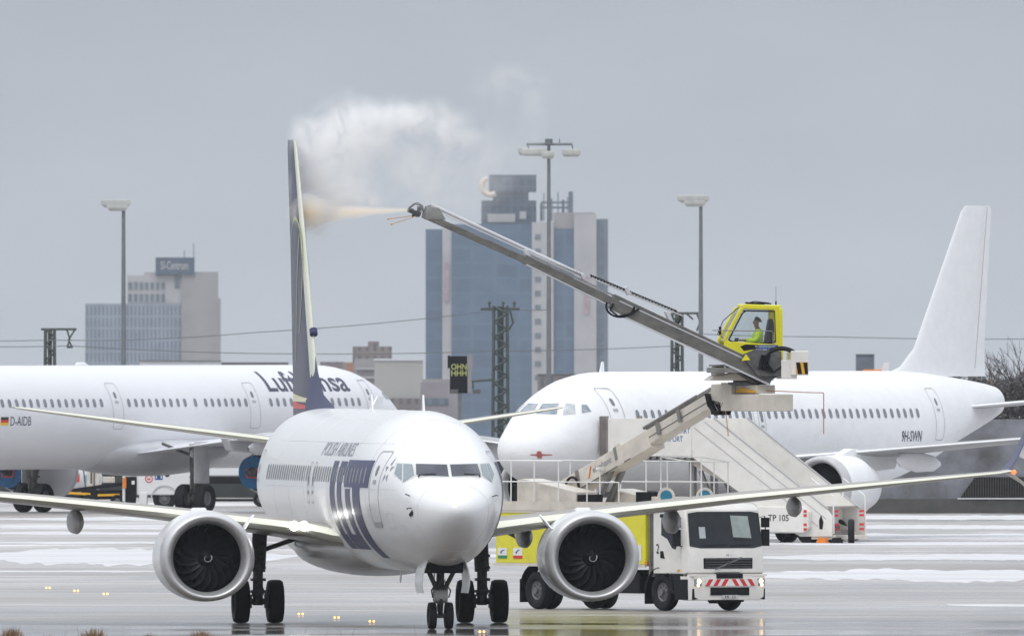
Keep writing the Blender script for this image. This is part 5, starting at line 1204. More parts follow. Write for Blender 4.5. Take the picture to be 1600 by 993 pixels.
def bare_tree(name, base, h, spread, seed, lab, material=M_bark, leaf=None, lean=0, dens=3):
    random.seed(seed); rt = root(name, lab, 'tree', base); tr = MB(); cr = MB()
    def branch(p, d, ln, r, lv):
        q = p+d*ln; (tr if lv == 0 else cr).tube([p, p+d*ln*.5+Vector((random.random()-.5, random.random()-.5, 0))*ln*.1, q], r, 4 if lv else 7, r2=r*.6, cap=False)
        if lv >= 5: return
        for k in range(dens if lv else 4):
            v = (d+Vector((random.random()-.5, random.random()-.5, random.random()*.5-.15))*spread).normalized(); branch(p.lerp(q, .6+.4*random.random()), v, ln*(.6+.2*random.random()), max(.008, r*.55), lv+1)
    branch(Vector((0, 0, 0)), Vector((lean, 0, 1)).normalized(), h*.33, h*.02, 0)
    tr.build('trunk', material, rt, smooth=60); cr.build('crown', material, rt)
    if leaf:
        lf = MB()
        for k in range(160):
            p = Vector((random.gauss(0, h*.11), random.gauss(0, h*.1), h*.62+random.gauss(0, h*.09))); a = Vector((random.random()-.5, random.random()-.5, random.random()-.5)).normalized()*.10; b = a.cross(Vector((1, .3, .2))).normalized()*.07
            lf.add([p-a, p+b, p+a, p-b], [(0, 1, 2, 3)])
        lf.build('leaves', leaf, rt)
    return rt
bare_tree('bare_tree', (X(1500, 480)+.5, 478, 0), 7.6, 1.5, 4, 'leafless tree above the hedge nearest the white tail', dens=3)
bare_tree('bare_tree', (X(1590, 480), 479, 0), 8.3, 1.6, 8, 'tallest leafless tree above the hedge at the right edge')
bare_tree('bare_tree', (X(1548, 476), 474, 0), 6.6, 1.3, 9, 'small tree with rust brown leaves above the hedge', leaf=M_rust)
for k, (px_, h, lb) in enumerate(((8, 7.2, 'leafless tree at the far left edge behind the airliner roof'), (38, 6.4, 'low leafless tree left of the green lattice mast'), (140, 5.6, 'small leafless tree just right of the green lattice mast'))):
    bare_tree('bare_tree', (X(px_, 900), 900, -1.2), h, 1.7, 20+k, lb)
# ------------------------------------------------------------------ floodlight poles
def pole_at(px_, ptop, Y, lab, head):
    p = W(px_, ptop, Y); rt = root('floodlight_pole', lab, 'floodlight', (p.x, Y, 0), group='floodlight poles behind the airliners')
    m = MB(); m.tube([(0, 0, 0), (0, 0, p.z-.25)], .15, 12, r2=.085); m.build('pole', M_pole, rt, smooth=60)
    head(rt, p.z); return rt
def pan(rt, x, y, z, L_, ry=0):
    m = MB(); m.loft([[Vector((x+i*a, y+j*b, z+c)) for i, j in ((-1, -1), (1, -1), (1, 1), (-1, 1))] for a, b, c in ((L_*.36, .22, -.20), (L_*.47, .32, -.08), (L_*.5, .34, .0), (L_*.47, .32, .16), (L_*.42, .28, .19))])
    return m.build('lamp_head', M_lamp, rt, smooth=25)
pole_at(193, 316, 700, 'single panel floodlight pole left of the office block with the roof sign', lambda rt, z: (pan(rt, -.38, 0, z-.05, 1.45), pan(rt, -.3, .0, z-.22, 1.0)))
pole_at(1095, 309, 760, 'single panel floodlight pole behind the yellow operator cabin', lambda rt, z: (pan(rt, -.38, 0, z-.05, 1.65), pan(rt, -.3, 0, z-.24, 1.1)))
def quad(rt, z):
    m = MB(); m.tube([(-1.15, 0, z-.3), (1.2, 0, z-.3)], .07, 8); m.tube([(0, -1.0, z-.28), (0, 1.0, z-.28)], .07, 8); m.tube([(.55, 0, z-.3), (.55, 0, z-.02)], .03, 6); m.disc((0, 0, z-.18), (0, 0, 1), .2, .3, 12); m.tube([(1.18, 0, z-.3), (1.25, 0, z-.6)], .04, 6); m.tube([(-1.1, 0, z-.3), (-1.0, 0, z-.6)], .04, 6); m.build('cross_arm', M_pole, rt, smooth=40)
    pan(rt, 1.15, 0, z-.75, 1.0); pan(rt, -.75, 0, z-.72, 1.35); pan(rt, -1.15, .9, z-.68, .9); pan(rt, -.05, -.6, z-.85, .7)
pole_at(857.5, 216, 800, 'tall four lamp floodlight mast in front of the blue glass tower', quad)
# ------------------------------------------------------------------ railway masts and wires
def mast(px_, ptop, Y, lab, wd, arms, zb=-2):
    p = W(px_, ptop, Y); rt = root('railway_mast', lab, 'mast', (p.x, Y, zb), group='green lattice masts of the railway'); H = p.z-zb; h = wd/2
    m = MB()
    for i in (-1, 1):
        for j in (-1, 1): m.tube([(i*h*1.25, j*h*1.25, 0), (i*h, j*h, H)], .09, 4)
    n = int(H/.42)
    for k in range(n):
        z0, z1 = H*k/n, H*(k+1)/n; s_ = 1 if k % 2 else -1
        for j in (-1, 1): m.tube([(-s_*h*1.1, j*h*1.1, z0), (s_*h*1.1, j*h*1.1, z1)], .06, 4); m.tube([(j*h*1.1, -s_*h*1.1, z0), (j*h*1.1, s_*h*1.1, z1)], .06, 4)
    m.tube([(0, 0, 0), (0, 0, H)], h*.55, 6); m.build('lattice_column', M_mast, rt)
    a = MB(); arms(a, H, h); a.build('cantilever_arm', M_mast, rt); return rt
s95 = sc(950)
def arm1(a, H, h):
    a.tube([(-.5, 0, H), (1.5, 0, H)], .07, 5); a.tube([(.95, 0, H), (1.12, 0, H-.55), (.98, 0, H-1.0)], .05, 4); a.tube([(1.42, 0, H), (1.05, 0, H-.6), (1.25, 0, H-1.0)], .05, 4); a.tube([(.95, 0, H-1.0), (1.3, 0, H-1.0)], .07, 5)
mast(78, 514, 950, 'green lattice railway mast with a hanging insulator arm at the far left', .50, arm1)
def arm2(a, H, h):
    a.tube([(-1.1, 0, H-.15), (1.05, 0, H-.15)], .075, 5)
    for x in (-.6, .15, .75): a.tube([(x, 0, H-.15), (x, 0, H+.25)], .05, 5); a.disc((x, 0, H+.16), (0, 0, 1), .09, .1, 8)
    a.tube([(.5, 0, H-.15), (.7, 0, H-.9), (.45, 0, H-1.3)], .05, 4); a.tube([(-.3, 0, H-4.0), (-1.6, 0, H-4.1)], .06, 4); a.tube([(-1.5, 0, H-4.1), (-1.5, 0, H-4.5)], .05, 4)
mast(782, 478, 900, 'thick green lattice railway mast with crossarm standing in front of the blue tower', .72, arm2)
def arm3(a, H, h):
    a.tube([(-.2, 0, H), (1.2, 0, H)], .07, 5); a.tube([(1.1, 0, H), (1.3, 0, H-.5), (1.1, 0, H-1.0)], .05, 4); a.tube([(.5, 0, H), (.9, 0, H-.35)], .05, 4)
mast(1058, 489, 950, 'green lattice railway mast between the boom and the right floodlight pole', .55, arm3)
def wire(pts, lab):
    P = [W(a, b, 948) for a, b in pts]; out = []
    for i in range(len(P)-1):
        for k in range(12):
            t = k/12; q = P[i].lerp(P[i+1], t); q.z -= .25*math.sin(math.pi*t)*(P[i+1]-P[i]).length/40; out.append(q)
    out.append(P[-1]); m = MB(); m.tube(out, .022, 4); return tag(m.build('overhead_wire', M_wire), lab, 'wire', 'overhead wires of the railway')
wire([(-60, 532), (78, 531), (230, 530), (400, 519), (660, 498), (782, 483), (860, 484)], 'upper overhead wire rising from left towards the thick lattice mast')
wire([(-60, 541), (110, 540), (400, 552), (782, 548), (1058, 540)], 'lower overhead wire crossing behind the navy tail')
wire([(1060, 520), (1300, 526), (1700, 528)], 'overhead wire running right from the cabin past the white tail')
# ------------------------------------------------------------------ distant buildings
def facade_mat(name, c_wall, c_glass, pane=(1.1, 1.3), mort=.22, axis='xz', rough=.4):
    m = bpy.data.materials.new(name); m.use_nodes = True; t = m.node_tree; p = t.nodes['Principled BSDF']; c = t.nodes.new('ShaderNodeTexCoord'); s_ = t.nodes.new('ShaderNodeSeparateXYZ'); cb_ = t.nodes.new('ShaderNodeCombineXYZ')
    t.links.new(c.outputs['Object'], s_.inputs[0]); t.links.new(s_.outputs[0 if axis[0] == 'x' else 1], cb_.inputs[0]); t.links.new(s_.outputs[2], cb_.inputs[1])
    b = t.nodes.new('ShaderNodeTexBrick'); b.offset = 0; b.inputs['Scale'].default_value = 1; b.inputs['Brick Width'].default_value = pane[0]; b.inputs['Row Height'].default_value = pane[1]; b.inputs['Mortar Size'].default_value = mort; b.inputs['Mortar Smooth'].default_value = .3
    g2 = tuple(x*.82 for x in c_glass)
    b.inputs['Color1'].default_value = (*c_glass, 1); b.inputs['Color2'].default_value = (*g2, 1); b.inputs['Mortar'].default_value = (*c_wall, 1); t.links.new(cb_.outputs[0], b.inputs[0]); 
    n = t.nodes.new('ShaderNodeTexNoise'); n.inputs['Scale'].default_value = .25; n.inputs['Detail'].default_value = 3; t.links.new(c.outputs['Object'], n.inputs[0])
    mx = t.nodes.new('ShaderNodeMix'); mx.data_type = 'RGBA'; mx.blend_type = 'MULTIPLY'; mx.inputs['Factor'].default_value = .7; r = t.nodes.new('ShaderNodeValToRGB'); r.color_ramp.elements[0].position = .3; r.color_ramp.elements[0].color = (.72, .74, .78, 1); r.color_ramp.elements[1].position = .7; r.color_ramp.elements[1].color = (1.15, 1.12, 1.1, 1); t.links.new(n.outputs[0], r.inputs[0])
    t.links.new(b.outputs[0], mx.inputs['A']); t.links.new(r.outputs[0], mx.inputs['B']); t.links.new(mx.outputs['Result'], p.inputs['Base Color']); p.inputs['Roughness'].default_value = rough; return m
M_fb = facade_mat('office_band_facade', (.22, .26, .31), (.125, .16, .20), (.9, 2.6), .30)
M_bt = facade_mat('blue_glass_facade', (.075, .130, .20), (.070, .122, .19), (5.2, 3.4), .35, rough=.35)
M_btd = facade_mat('dark_blue_facade', (.05, .08, .12), (.035, .055, .09), (1.6, 2.0), .3, rough=.4)
M_pale = mat('pale_concrete_pier', (.36, .36, .37), .8, nv=.14, ns=.15)
M_palegrey = mat('grey_concrete_wall', (.27, .265, .27), .8, nv=.12, ns=.12)
M_bgrey = facade_mat('blue_grey_facade', (.13, .165, .20), (.10, .14, .18), (1.5, 3), .4)
def bx(rt, name, m_, x0, x1, yt, yb, Y, depth, base, off=0):
    a = W(x0, yt, Y); b = W(x1, yb, Y); m = MB(); m.bb((a.x-base.x, off, b.z-base.z), (b.x-base.x, off+depth, a.z-base.z)); return m.build(name, m_, rt)
YB = 6000
B0 = W(240, 900, YB); B0.z = -30
b1_ = root('office_block', 'grey blue office block with a dark lettered sign on its roof', 'building', B0)
bx(b1_, 'window_facade', M_fb, 133, 284, 474, 800, YB, 20, B0)
bx(b1_, 'end_wall', M_palegrey, 284, 343.5, 466, 800, YB, 20, B0, -.6)
up_ = bx(b1_, 'upper_storeys', M_pale, 198.5, 284, 430, 474, YB, 14, B0, .5)
bx(b1_, 'stair_tower', M_palegrey, 284, 340, 424.5, 466, YB, 14, B0, -.2)
bx(b1_, 'parapet', M_pale, 225, 300, 425, 430, YB, 12, B0, 1)
for row, (y0, y1) in enumerate(((441, 452), (459, 471))):
    for k in range(7):
        x = 201+k*8.6; bx(up_, 'window', M_bgrey, x, x+4.6, y0, y1, YB, .4, B0, .2).parent = b1_
bx(b1_, 'recess', M_bgrey, 273, 280, 430, 450, YB, .4, B0, .2)
sg = bx(b1_, 'roof_sign', mat('dark_blue_sign', (.045, .07, .11), .6, nv=.2), 243, 304, 402, 429, YB, 2, B0, -1)
p = W(251, 421, YB); sign_text('sign_lettering', 'SI-Centrum', 1.9, plane_mtx((p.x-B0.x, -1.06, p.z-B0.z), (1, 0, 0), (0, 0, 1)), M_pale, sg, 6.2, .02)
am = MB()
for px_, t_, b_ in ((302.5, 380, 403), (288, 391, 403)):
    a = W(px_, t_, YB)-B0; b = W(px_, b_, YB)-B0; am.tube([(a.x, 0, a.z), (b.x, 0, b.z)], .1, 4)
am.build('roof_antenna', M_wire, b1_)
B0 = W(810, 900, YB); B0.z = -30
tw = root('tower_block', 'tall hazy blue glass tower with pale concrete piers and rooftop block', 'tower', B0)
for nm, m_, x0, x1, yt, dp, off in (('blue_facade', M_bt, 665, 691, 358, 24, 1.5), ('concrete_pier', M_pale, 691, 705.5, 356, 22, .3), ('blue_facade', M_bt, 705.5, 831, 350, 24, 0), ('concrete_pier', M_pale, 831, 865, 347, 22, -.4), ('blue_facade', M_bt, 865, 897, 357, 20, .6), ('concrete_pier', M_pale, 897, 932, 334, 22, 0), ('grey_facade', M_bgrey, 932, 950, 342, 20, 2)):
    bx(tw, nm, m_, x0, x1, yt, 800, YB, dp, B0, off)
bx(tw, 'service_floor', M_palegrey, 865, 930, 332, 357, YB, 18, B0, 1)
bx(tw, 'rooftop_block', M_btd, 752, 838, 313, 350, YB, 14, B0, 2.5)
bx(tw, 'rooftop_cap', M_btd, 764, 838, 273, 300, YB, 10, B0, 2)
bx(tw, 'rooftop_cap', M_btd, 770, 826, 300, 314, YB, 10, B0, 3)
bx(tw, 'light_panel', M_pale, 762, 805, 334, 347, YB, .5, B0, 2.2)
bx(tw, 'light_panel', M_pale, 812, 822, 330, 342, YB, .5, B0, 2.2)
for k in range(11):
    y = 366+k*22; bx(tw, 'pier_window', M_bgrey, 836, 845, y, y+8, YB, .4, B0, -.6)
for x0, y0, y1 in ((913, 430, 490), (694.5, 410, 470)): bx(tw, 'faded_red_banner', mat('faded_pink_banner', (.36, .26, .29), .8, nv=.3, ns=.4), x0, x0+7, y0, y1, YB, .3, B0, -.35)
am = MB()
for px_, t_, wd in ((850, 302, .12), (862, 310, .2), (872, 300, .14), (880, 312, .3), (892, 299, .5), (846, 318, .3), (887, 308, .12)):
    a = W(px_, t_, YB)-B0; b = W(px_, 345, YB)-B0; am.tube([(a.x, 3, a.z), (b.x, 3, b.z)], wd, 4)
for y in (316, 324): a = W(845, y, YB)-B0; b = W(893, y, YB)-B0; am.tube([(a.x, 3, a.z), (b.x, 3, b.z)], .25, 4)
am.build('antenna_rack', M_bgrey, tw)
mo = MB(); a = W(766, 291, YB)-B0; mo.tube([(a.x+1.9*math.cos(t), 1.6, a.z+1.9*math.sin(t)) for t in [R(110+k*18) for k in range(12)]], .75, 6); mo.build('crescent_sign', mat('pale_peach', (.62, .52, .44), .7, nv=.1), tw, smooth=60)
YC = 3200
B0 = W(580, 900, YC); B0.z = -30
rb = root('brown_apartment_block', 'brown and terracotta flats beside the navy tail', 'building', B0)
M_br = facade_mat('brown_facade', (.20, .175, .175), (.12, .12, .13), (1.0, 1.6), .35); M_tc = facade_mat('terracotta_facade', (.33, .17, .12), (.30, .25, .23), (1.4, 2.2), .5)
for nm, m_, x0, x1, yt, off in (('wall', M_br, 500, 537, 565, 0), ('terracotta_wall', M_tc, 535, 557, 566, -.4), ('wall', M_br, 551, 612, 541, .3), ('wall', M_br, 575, 592, 533, .8), ('wall', M_palegrey, 554, 590, 560, -.6)): bx(rb, nm, m_, x0, x1, yt, 760, YC, 8, B0, off)
for k in range(4): bx(rb, 'balcony', M_pale, 556+k*0, 588, 574+k*14, 577+k*14, YC, .6, B0, -1.2)
B0 = W(620, 900, 3000); B0.z = -30
hb_ = root('windowless_hall', 'plain pale grey windowless hall between the flats and the tower', 'building', B0)
bx(hb_, 'wall', mat('pale_hall', (.36, .355, .345), .8, nv=.06, ns=.2), 585, 661, 562, 760, 3000, 8, B0); bx(hb_, 'roof_edge', M_lhgrey, 584, 662, 560, 563, 3000, 8.4, B0, -.2)
bx(hb_, 'base_band', M_br, 584, 663, 622, 760, 3000, .5, B0, -.6)
B0 = W(690, 900, 2900); B0.z = -30
hc_ = root('low_mauve_building', 'low mauve grey building in front of the foot of the blue tower', 'building', B0)
bx(hc_, 'wall', mat('mauve_wall', (.24, .22, .24), .8, nv=.15, ns=.3), 657, 716, 597, 760, 2900, 6, B0); bx(hc_, 'roof', M_palegrey, 660, 712, 592, 597, 2900, 5, B0, .4); bx(hc_, 'window_band', M_bgrey, 662, 700, 622, 632, 2900, .3, B0, -.2)
for i, (x0, x1, y0, m_, lb) in enumerate(((840, 900, 585, M_br, 'low brown house at the foot of the tower above the white nose'), (218, 345, 564, M_lhgrey, 'long flat white roofed shed below the office block'), (345, 450, 567, M_palegrey, 'long low grey shed left of the navy tail'), (1338, 1366, 554, mat('slate_blue_block', (.10, .12, .15), .8, nv=.2, ns=.5), 'small slate grey block on the horizon right of the yellow cabin'))):
    B0 = W(x0, 900, 2500+i*100); B0.z = -30; r_ = root('distant_building', lb, 'building', B0); bx(r_, 'wall', m_, x0, x1, y0, 700, 2500+i*100, 6, B0); bx(r_, 'roof_edge', M_greyd, x0-.5, x1+.5, y0-1.2, y0, 2500+i*100, 6.4, B0, -.2)
# signal board and white tanks by the railway
Y = 820; p = W(718, 640, Y); sb = root('signal_board', 'dark signal board with two rows of dim yellow characters in front of the tower', 'sign', (p.x, Y, 0)); s8 = sc(Y)
def zz_(py_, Y=820): return HC-(py_-504)/sc(Y)
m = MB(); m.bb((-.50, 0, zz_(614)), (.42, .25, zz_(556))); m.bb((-.62, .02, zz_(575)), (-.49, .2, zz_(555))); bo = m.build('board', M_black, sb)
m = MB(); m.bb((.42, -.02, zz_(613)), (.62, .3, zz_(576))); m.bb((.40, -.02, zz_(577)), (.68, .3, zz_(554))); m.build('side_box', M_palegrey, sb)
m = MB(); m.tube([(0, .1, -2), (0, .1, zz_(612))], .10, 8); m.build('post', M_pole, sb)
for k, tx in enumerate(('OHN', 'HHH')): sign_text('board_lettering', tx, .30, plane_mtx((-.43, -.006, zz_(577+k*10)), (1, 0, 0), (0, 0, 1)), M_ytxt, bo, .80, .01)
for i, (px_, wd, lb) in enumerate(((710, .95, 'white rounded tank left below the signal board'), (745, .95, 'white rounded tank right of the signal board post'))):
    p = W(px_, 650, 700); tk_ = root('storage_tank', lb, 'tank', (p.x, 700, 0), group='white tanks below the signal board')
    m = MB(); m.revolve([(1.2, .05), (1.22, wd*.9), (1.5, wd), (3.7, wd), (4.1, wd*.75), (4.22, .05)], (0, 0, 0), (0, 0, 1), 24); m.build('shell', M_lhgrey, tk_, smooth=50)
    m = MB()
    for a in range(4): m.tube([(wd*.7*math.cos(a*1.57+.7), wd*.7*math.sin(a*1.57+.7), 0), (wd*.7*math.cos(a*1.57+.7), wd*.7*math.sin(a*1.57+.7), 1.4)], .06, 6)
    m.tube([(0, 0, 4.2), (0, 0, 4.4)], .2, 10); m.each('support', M_greyd, tk_)
# small tails of far airliners beyond the fuselage roof
for px_, py_, h, lb in ((1240, 571, 1.6, 'small far white tail with red tip right of the yellow and black hazard square'), (1378, 574, .7, 'tiny pale tail on the horizon beside the slate block')):
    p = W(px_, py_, 900); r_ = root('distant_tail_fin', lb, 'tail fin', (p.x, 900, 0)); m = MB(); m.prism([(-.5, p.z-h*1.6), (.12, p.z+h*.42), (.42, p.z+h*.42), (.28, p.z-h*1.6)], -.06, .06); m.build('fin', M_lhwhite, r_); m = MB(); m.bb((-1.1, -.4, p.z-4.8), (.2, .4, p.z-.5*h)); m.build('body', M_lhwhite, r_, bevel=.1); m = MB(); m.bb((-1.05, -.45, p.z-.5*h), (-.0, .45, p.z-.1)); m.build('red_roof', M_orange, r_, bevel=.05)
# ------------------------------------------------------------------ ground vehicles under the grey airliner
def simple_wheels(rt, pts, r):
    for x, y in pts: truck_wheel(rt, x, y, r, .28)
Y = 476; p = W(190, 700, Y)
v = root('ground_power_truck', 'white service truck with round red and blue markings parked behind the landing gear', 'truck', (p.x, Y, 0))
m = MB(); m.bb((.05, -.9, .35), (.35, .9, 1.72)); m.bb((.05, -.9, 1.35), (1.6, .9, 1.80)); m.bb((.62, -.9, .62), (3.0, .9, 1.72)); m.bb((.72, -.92, .15), (1.05, .9, .75)); m.build('body', M_white, v, bevel=.04)
m = MB(); m.bb((.16, -.96, .30), (.60, -.86, 1.36)); m.build('cab_opening', M_plastic, v); m = MB(); m.bb((.06, -.98, .9), (.2, -.9, 1.32)); m.build('orange_panel', M_orange, v); m = MB(); m.bb((.42, -.98, 1.05), (.54, -.96, 1.2)); m.build('white_notice', M_wtext, v)
m = MB(); m.bb((1.36, -.91, 1.24), (1.68, -.895, 1.66)); q = m.build('blue_sign', M_blue, v); sign_text('sign_lettering', 'M', .3, plane_mtx((1.40, -.915, 1.30), (1, 0, 0), (0, 0, 1)), M_wtext, q, .24, .01)
m = MB(); m.tube([(1.12+.14*math.cos(a), -.91, 1.28+.14*math.sin(a)) for a in [2*math.pi*k/20 for k in range(21)]], .02, 5); m.bb((1.06, -.915, 1.24), (1.18, -.905, 1.30)); m.build('red_round_mark', M_chev, v)
m = MB(); m.disc((1.86, -.905, 1.45), (0, 1, 0), .10, .02, 16); m.build('fuel_cap', M_plastic, v)
simple_wheels(v, [(1.75, -.75), (1.75, .75), (2.9, -.75), (2.9, .75)], .47)
m = MB(); m.loft([[Vector((1.75+r*math.cos(a), y, .47+r*math.sin(a))) for r, y in ((.52, -.95), (.56, -.95), (.56, -.6), (.52, -.6))] for a in [R(k*15) for k in range(13)]]); m.build('mudguard', M_lhgrey, v, smooth=40)
Y = 500; p = W(62, 700, Y)
v = root('drum_trailer', 'grey cylindrical tank trailer with red and blue marks beneath the belly at the left', 'trailer', (p.x, Y, 0))
m = MB(); m.revolve([(0, .1), (.12, .62), (.4, .78), (1.9, .80), (2.3, .62), (2.5, .1)], (.1, 0, 1.15), (1, 0, 0), 32); m.build('drum', M_lhgrey, v, smooth=50)
m = MB(); m.tube([(1.35, .80*math.cos(a), 1.15+.80*math.sin(a)) for a in [2*math.pi*k/24 for k in range(25)]], .012, 4); m.build('seam', M_greyd, v)
m = MB(); m.bb((1.52, -.81, 1.02), (1.66, -.775, 1.36)); m.build('red_mark', M_chev, v, bevel=.0); m = MB(); m.bb((1.86, -.81, 1.0), (2.0, -.77, 1.3)); m.build('blue_mark', mat('pale_blue', (.15, .35, .5), .5, nv=.1), v)
m = MB(); m.bb((0, -.6, .3), (2.6, .6, .42)); m.build('frame', M_plastic, v); simple_wheels(v, [(.5, -.7), (.5, .7), (2.1, -.7), (2.1, .7)], .3)
Y = 492; p = W(134, 700, Y)
v = root('belt_loader', 'dark conveyor loader with yellow side bars between drum trailer and white truck', 'loader', (p.x, Y, 0))
m = MB(); m.bar((-1.2, -.3, .62), (1.6, -.3, 1.0), .7, .16); m.bb((-.2, -.7, .35), (1.5, .7, .75)); m.build('conveyor', M_plastic, v, bevel=.02)
m = MB(); m.bar((-1.4, -.74, .66), (.2, -.74, .56), .04, .10); m.bar((.5, -.74, .52), (1.4, -.74, .54), .04, .09); m.build('yellow_bar', M_amber, v)
m = MB(); m.bb((.05, -.6, .8), (.55, -.2, 1.7)); m.bb((.7, -.5, 1.02), (1.2, 0, 1.28)); m.prism([(.6, 1.7), (1.0, 1.55), (1.4, 1.72), (1.3, 1.78)], -.4, .1); m.build('beige_console', M_beige, v, bevel=.03)
m = MB(); m.bb((.2, -.62, 1.0), (.27, -.6, 1.6)); m.tube([(.0, -.6, .8), (-.1, -.62, 1.7)], .03, 5); m.tube([(.35, -.64, .9), (.36, -.64, 1.72)], .03, 5); m.build('upright', M_greyd, v); simple_wheels(v, [(.1, -.65), (.1, .65), (1.3, -.65), (1.3, .65)], .28)
Y = 500; p = W(322, 700, Y)
v = root('canister_dolly', 'low dolly carrying three silver canisters below a pale box beside the blue engine cover', 'dolly', (p.x, Y, 0))
m = MB()
for k in range(3): m.revolve([(0, .05), (.02, .17), (.12, .22), (.5, .22), (.6, .17), (.62, .05)], (.50+k*.5, -.6, .30), (0, 0, 1), 20)
m.build('canister', M_lip, v, smooth=50)
m = MB(); m.bb((-.3, -.4, 1.25), (2.3, .5, 1.72)); m.build('pale_box', M_lhwhite, v, bevel=.06); m = MB(); m.bb((0, -.5, .95), (2.4, .5, 1.22)); m.bb((-.2, -.5, .22), (2.4, .5, .32)); m.build('frame', M_plastic, v, bevel=.03); simple_wheels(v, [(-.1, -.6), (2.25, -.6), (-.1, .6), (2.25, .6)], .3)
c = root('traffic_cone', 'small red traffic cone on the snow left of the wing fairing', 'cone', (W(113, 803, 445).x, gY(803), 0)); m = MB(); m.revolve([(0, .16), (.02, .16), (.03, .11), (.34, .03), (.35, .0)], (0, 0, 0), (0, 0, 1), 14); m.build('body', M_red, c, smooth=30); m = MB(); m.revolve([(.14, .088), (.22, .068)], (0, 0, 0), (0, 0, 1), 14); m.build('white_sleeve', M_wtext, c)
# ------------------------------------------------------------------ de-icing mist (real volumes)
def vol_box(name, lo, hi, blobs, dens, col, ns, thr, lab, cat, warm=None, aniso=.3):
    c = (Vector(lo)+Vector(hi))/2; m = MB(); m.bb(Vector(lo)-c, Vector(hi)-c)
    mt = bpy.data.materials.new(name+'_volume'); mt.use_nodes = True; t = mt.node_tree; t.nodes.clear(); o = t.nodes.new('ShaderNodeOutputMaterial'); pv = t.nodes.new('ShaderNodeVolumePrincipled')
    pv.inputs['Color'].default_value = (*col, 1); pv.inputs['Anisotropy'].default_value = 0; t.links.new(pv.outputs[0], o.inputs['Volume'])
    tcn = t.nodes.new('ShaderNodeTexCoord'); 
    wn = t.nodes.new('ShaderNodeTexNoise'); wn.inputs['Scale'].default_value = ns*.6; wn.inputs['Detail'].default_value = 2; t.links.new(tcn.outputs['Object'], wn.inputs[0])
    vs_ = t.nodes.new('ShaderNodeVectorMath'); vs_.operation = 'SUBTRACT'; vs_.inputs[1].default_value = (.5, .5, .5); t.links.new(wn.outputs['Color'], vs_.inputs[0])
    vm = t.nodes.new('ShaderNodeVectorMath'); vm.operation = 'MULTIPLY_ADD'; vm.inputs[1].default_value = (1.1, .5, 1.1); t.links.new(vs_.outputs[0], vm.inputs[0]); t.links.new(tcn.outputs['Object'], vm.inputs[2])
    acc = None
    def math_(op, a, b):
        q = t.nodes.new('ShaderNodeMath'); q.operation = op
        for i, v_ in enumerate((a, b)):
            if v_ is None: continue
            if isinstance(v_, (int, float)): q.inputs[i].default_value = v_
            else: t.links.new(v_, q.inputs[i])
        return q.outputs[0]
    for (p_, r_, s_, *rot) in blobs:
        mp_ = t.nodes.new('ShaderNodeMapping'); mp_.vector_type = 'TEXTURE'; mp_.inputs['Location'].default_value = Vector(p_)-c; mp_.inputs['Scale'].default_value = r_
        if rot: mp_.inputs['Rotation'].default_value = rot[0]
        t.links.new(vm.outputs[0], mp_.inputs[0]); gr_ = t.nodes.new('ShaderNodeTexGradient'); gr_.gradient_type = 'QUADRATIC_SPHERE'; t.links.new(mp_.outputs[0], gr_.inputs[0]); v_ = math_('MULTIPLY', gr_.outputs[1], s_); acc = v_ if acc is None else math_('ADD', acc, v_)
    n = t.nodes.new('ShaderNodeTexNoise'); n.inputs['Scale'].default_value = ns; n.inputs['Detail'].default_value = 7; n.inputs['Roughness'].default_value = .66; n.inputs['Distortion'].default_value = .8; t.links.new(tcn.outputs['Object'], n.inputs[0])
    r_ = t.nodes.new('ShaderNodeMapRange'); r_.inputs[1].default_value = thr; r_.inputs[2].default_value = thr+.20; r_.inputs[3].default_value = .0; r_.inputs[4].default_value = 1; t.links.new(n.outputs[0], r_.inputs[0])
    d = math_('MULTIPLY', acc, r_.outputs[0]); d = math_('MULTIPLY', d, dens); t.links.new(d, pv.inputs['Density'])
    ob = m.build(name, mt); ob.location = c; ob.visible_shadow = True; tag(ob, lab, cat, kind='stuff'); mt.cycles.volume_step_rate = .5
    return ob
def PW(px_, py_, Y): return W(px_, py_, Y)
Yc = 33
bl = []
for (px_, py_, rx, rz, s_) in ((486, 306, 28, 48, 1.3), (500, 270, 40, 58, 1.2), (525, 300, 48, 24, .9), (492, 228, 34, 38, 1.1), (530, 215, 52, 48, 1.0), (545, 175, 45, 34, .9), (590, 195, 62, 42, .9), (650, 192, 62, 32, .9), (705, 205, 45, 34, .8), (640, 260, 90, 60, .22), (500, 318, 30, 26, .9), (560, 312, 60, 18, .6), (545, 270, 50, 45, .55), (790, 130, 50, 36, .22), (830, 180, 28, 50, .25), (760, 260, 90, 75, .13), (700, 310, 90, 40, .10), (500, 345, 45, 30, .25)):
    q = PW(px_, py_, Yc); bl.append((q, (rx*1.5/60.2, .85*(rx/50)**.5, rz*1.5/60.2), s_))
vol_box('spray_mist', (-6.2, 31.3, 8.9), (2.4, 34.7, 14.8), bl, 5.2, (1, 1, 1), 1.25, .40, 'pale billowing mist drifting right from the navy tail', 'mist')
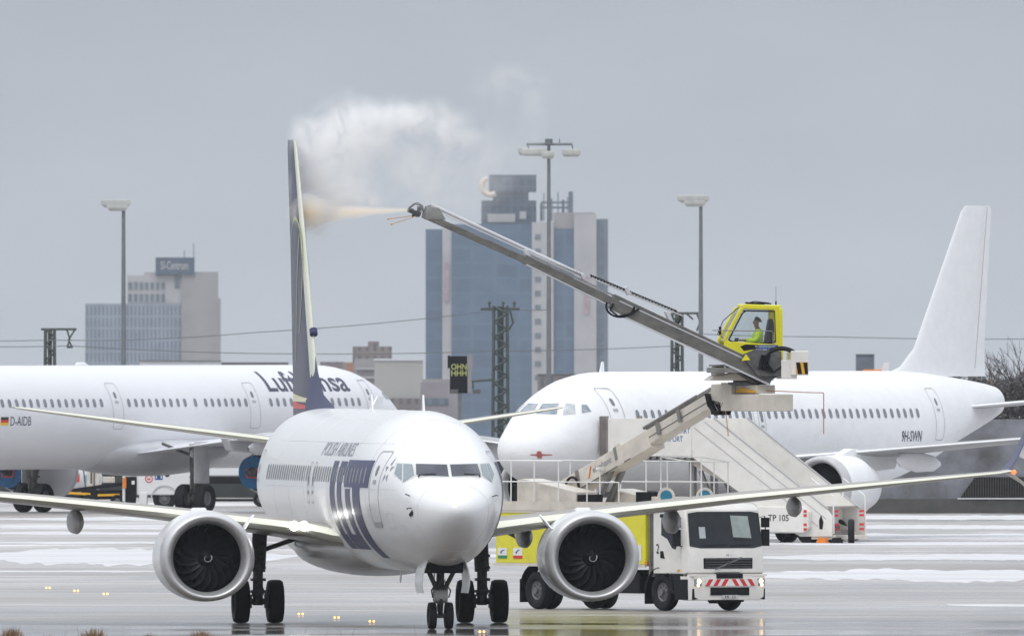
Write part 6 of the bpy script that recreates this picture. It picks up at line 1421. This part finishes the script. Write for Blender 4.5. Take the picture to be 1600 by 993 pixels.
# the jet itself: nested cones of droplets from the nozzle to the leading edge of the fin
n0 = Mup @ L(632, 328, .75); n1 = Vector((-5.36, 31.2, HC-(333-504)/60.4)); ax_ = n1-n0
a_ = ax_.normalized(); s1 = a_.cross(Vector((0, 0, 1))).normalized(); s2 = s1.cross(a_); jet = None
for k_, (fr, dn, cl) in enumerate(((1.0, .55, (1, .96, .90)), (.72, .8, (1, .94, .85)), (.48, 1.4, (1, .89, .72)), (.26, 3.0, (1, .86, .66)))):
    cone = MB(); rgs = []
    for k in range(15):
        t = k/14; r_ = fr*(.07+.30*t**1.5+.12*max(0, t-.85)/.15*(1 if k_ < 2 else 0)); p = n0+ax_*(t*(1-.004*k_))
        rgs.append([p+s1*math.cos(q)*r_*(1+.12*math.sin(3*q+k))+s2*math.sin(q)*r_*(1+.10*math.sin(2*q+k*1.7)) for q in [2*math.pi*j/24 for j in range(24)]])
    cone.loft(rgs)
    mt = bpy.data.materials.new('jet_volume'); mt.use_nodes = True; t = mt.node_tree; t.nodes.clear(); o = t.nodes.new('ShaderNodeOutputMaterial'); pv = t.nodes.new('ShaderNodeVolumePrincipled'); pv.inputs['Color'].default_value = (*cl, 1); pv.inputs['Density'].default_value = dn; t.links.new(pv.outputs[0], o.inputs['Volume'])
    if jet is None: jet = tag(cone.build('fluid_jet', mt), 'orange tinted jet of de-icing fluid from the boom nozzle to the tail', 'spray', kind='stuff')
    else: cone.build('jet_core', mt, jet)
bl = []
for (px_, py_, rx, rz, s_) in ((480, 328, 24, 17, 1.0), (475, 352, 9, 30, .6), (505, 330, 40, 16, .7)):
    q = PW(px_, py_, 31.8); bl.append((q, (rx*1.4/60.2, .8, rz*1.4/60.2), s_))
vol_box('fluid_splash', (-5.9, 30.6, 9.0), (-3.6, 33.0, 11.4), bl, 1.7, (1.0, .985, .965), 1.2, .33, 'orange splash of fluid where the jet hits the tail edge', 'spray')
# ------------------------------------------------------------------ haze
hz_ = MB(); hz_.bb((-2300, -800, -31), (2300, 7000, 70))
hm = bpy.data.materials.new('haze'); hm.use_nodes = True; t = hm.node_tree; t.nodes.clear(); o = t.nodes.new('ShaderNodeOutputMaterial'); pv = t.nodes.new('ShaderNodeVolumePrincipled'); pv.inputs['Color'].default_value = (.86, .92, 1, 1); pv.inputs['Density'].default_value = 2.4e-5; t.links.new(pv.outputs[0], o.inputs['Volume'])
tag(hz_.build('haze', hm), 'thin cold haze over the airfield and the town beyond', 'haze', kind='stuff')
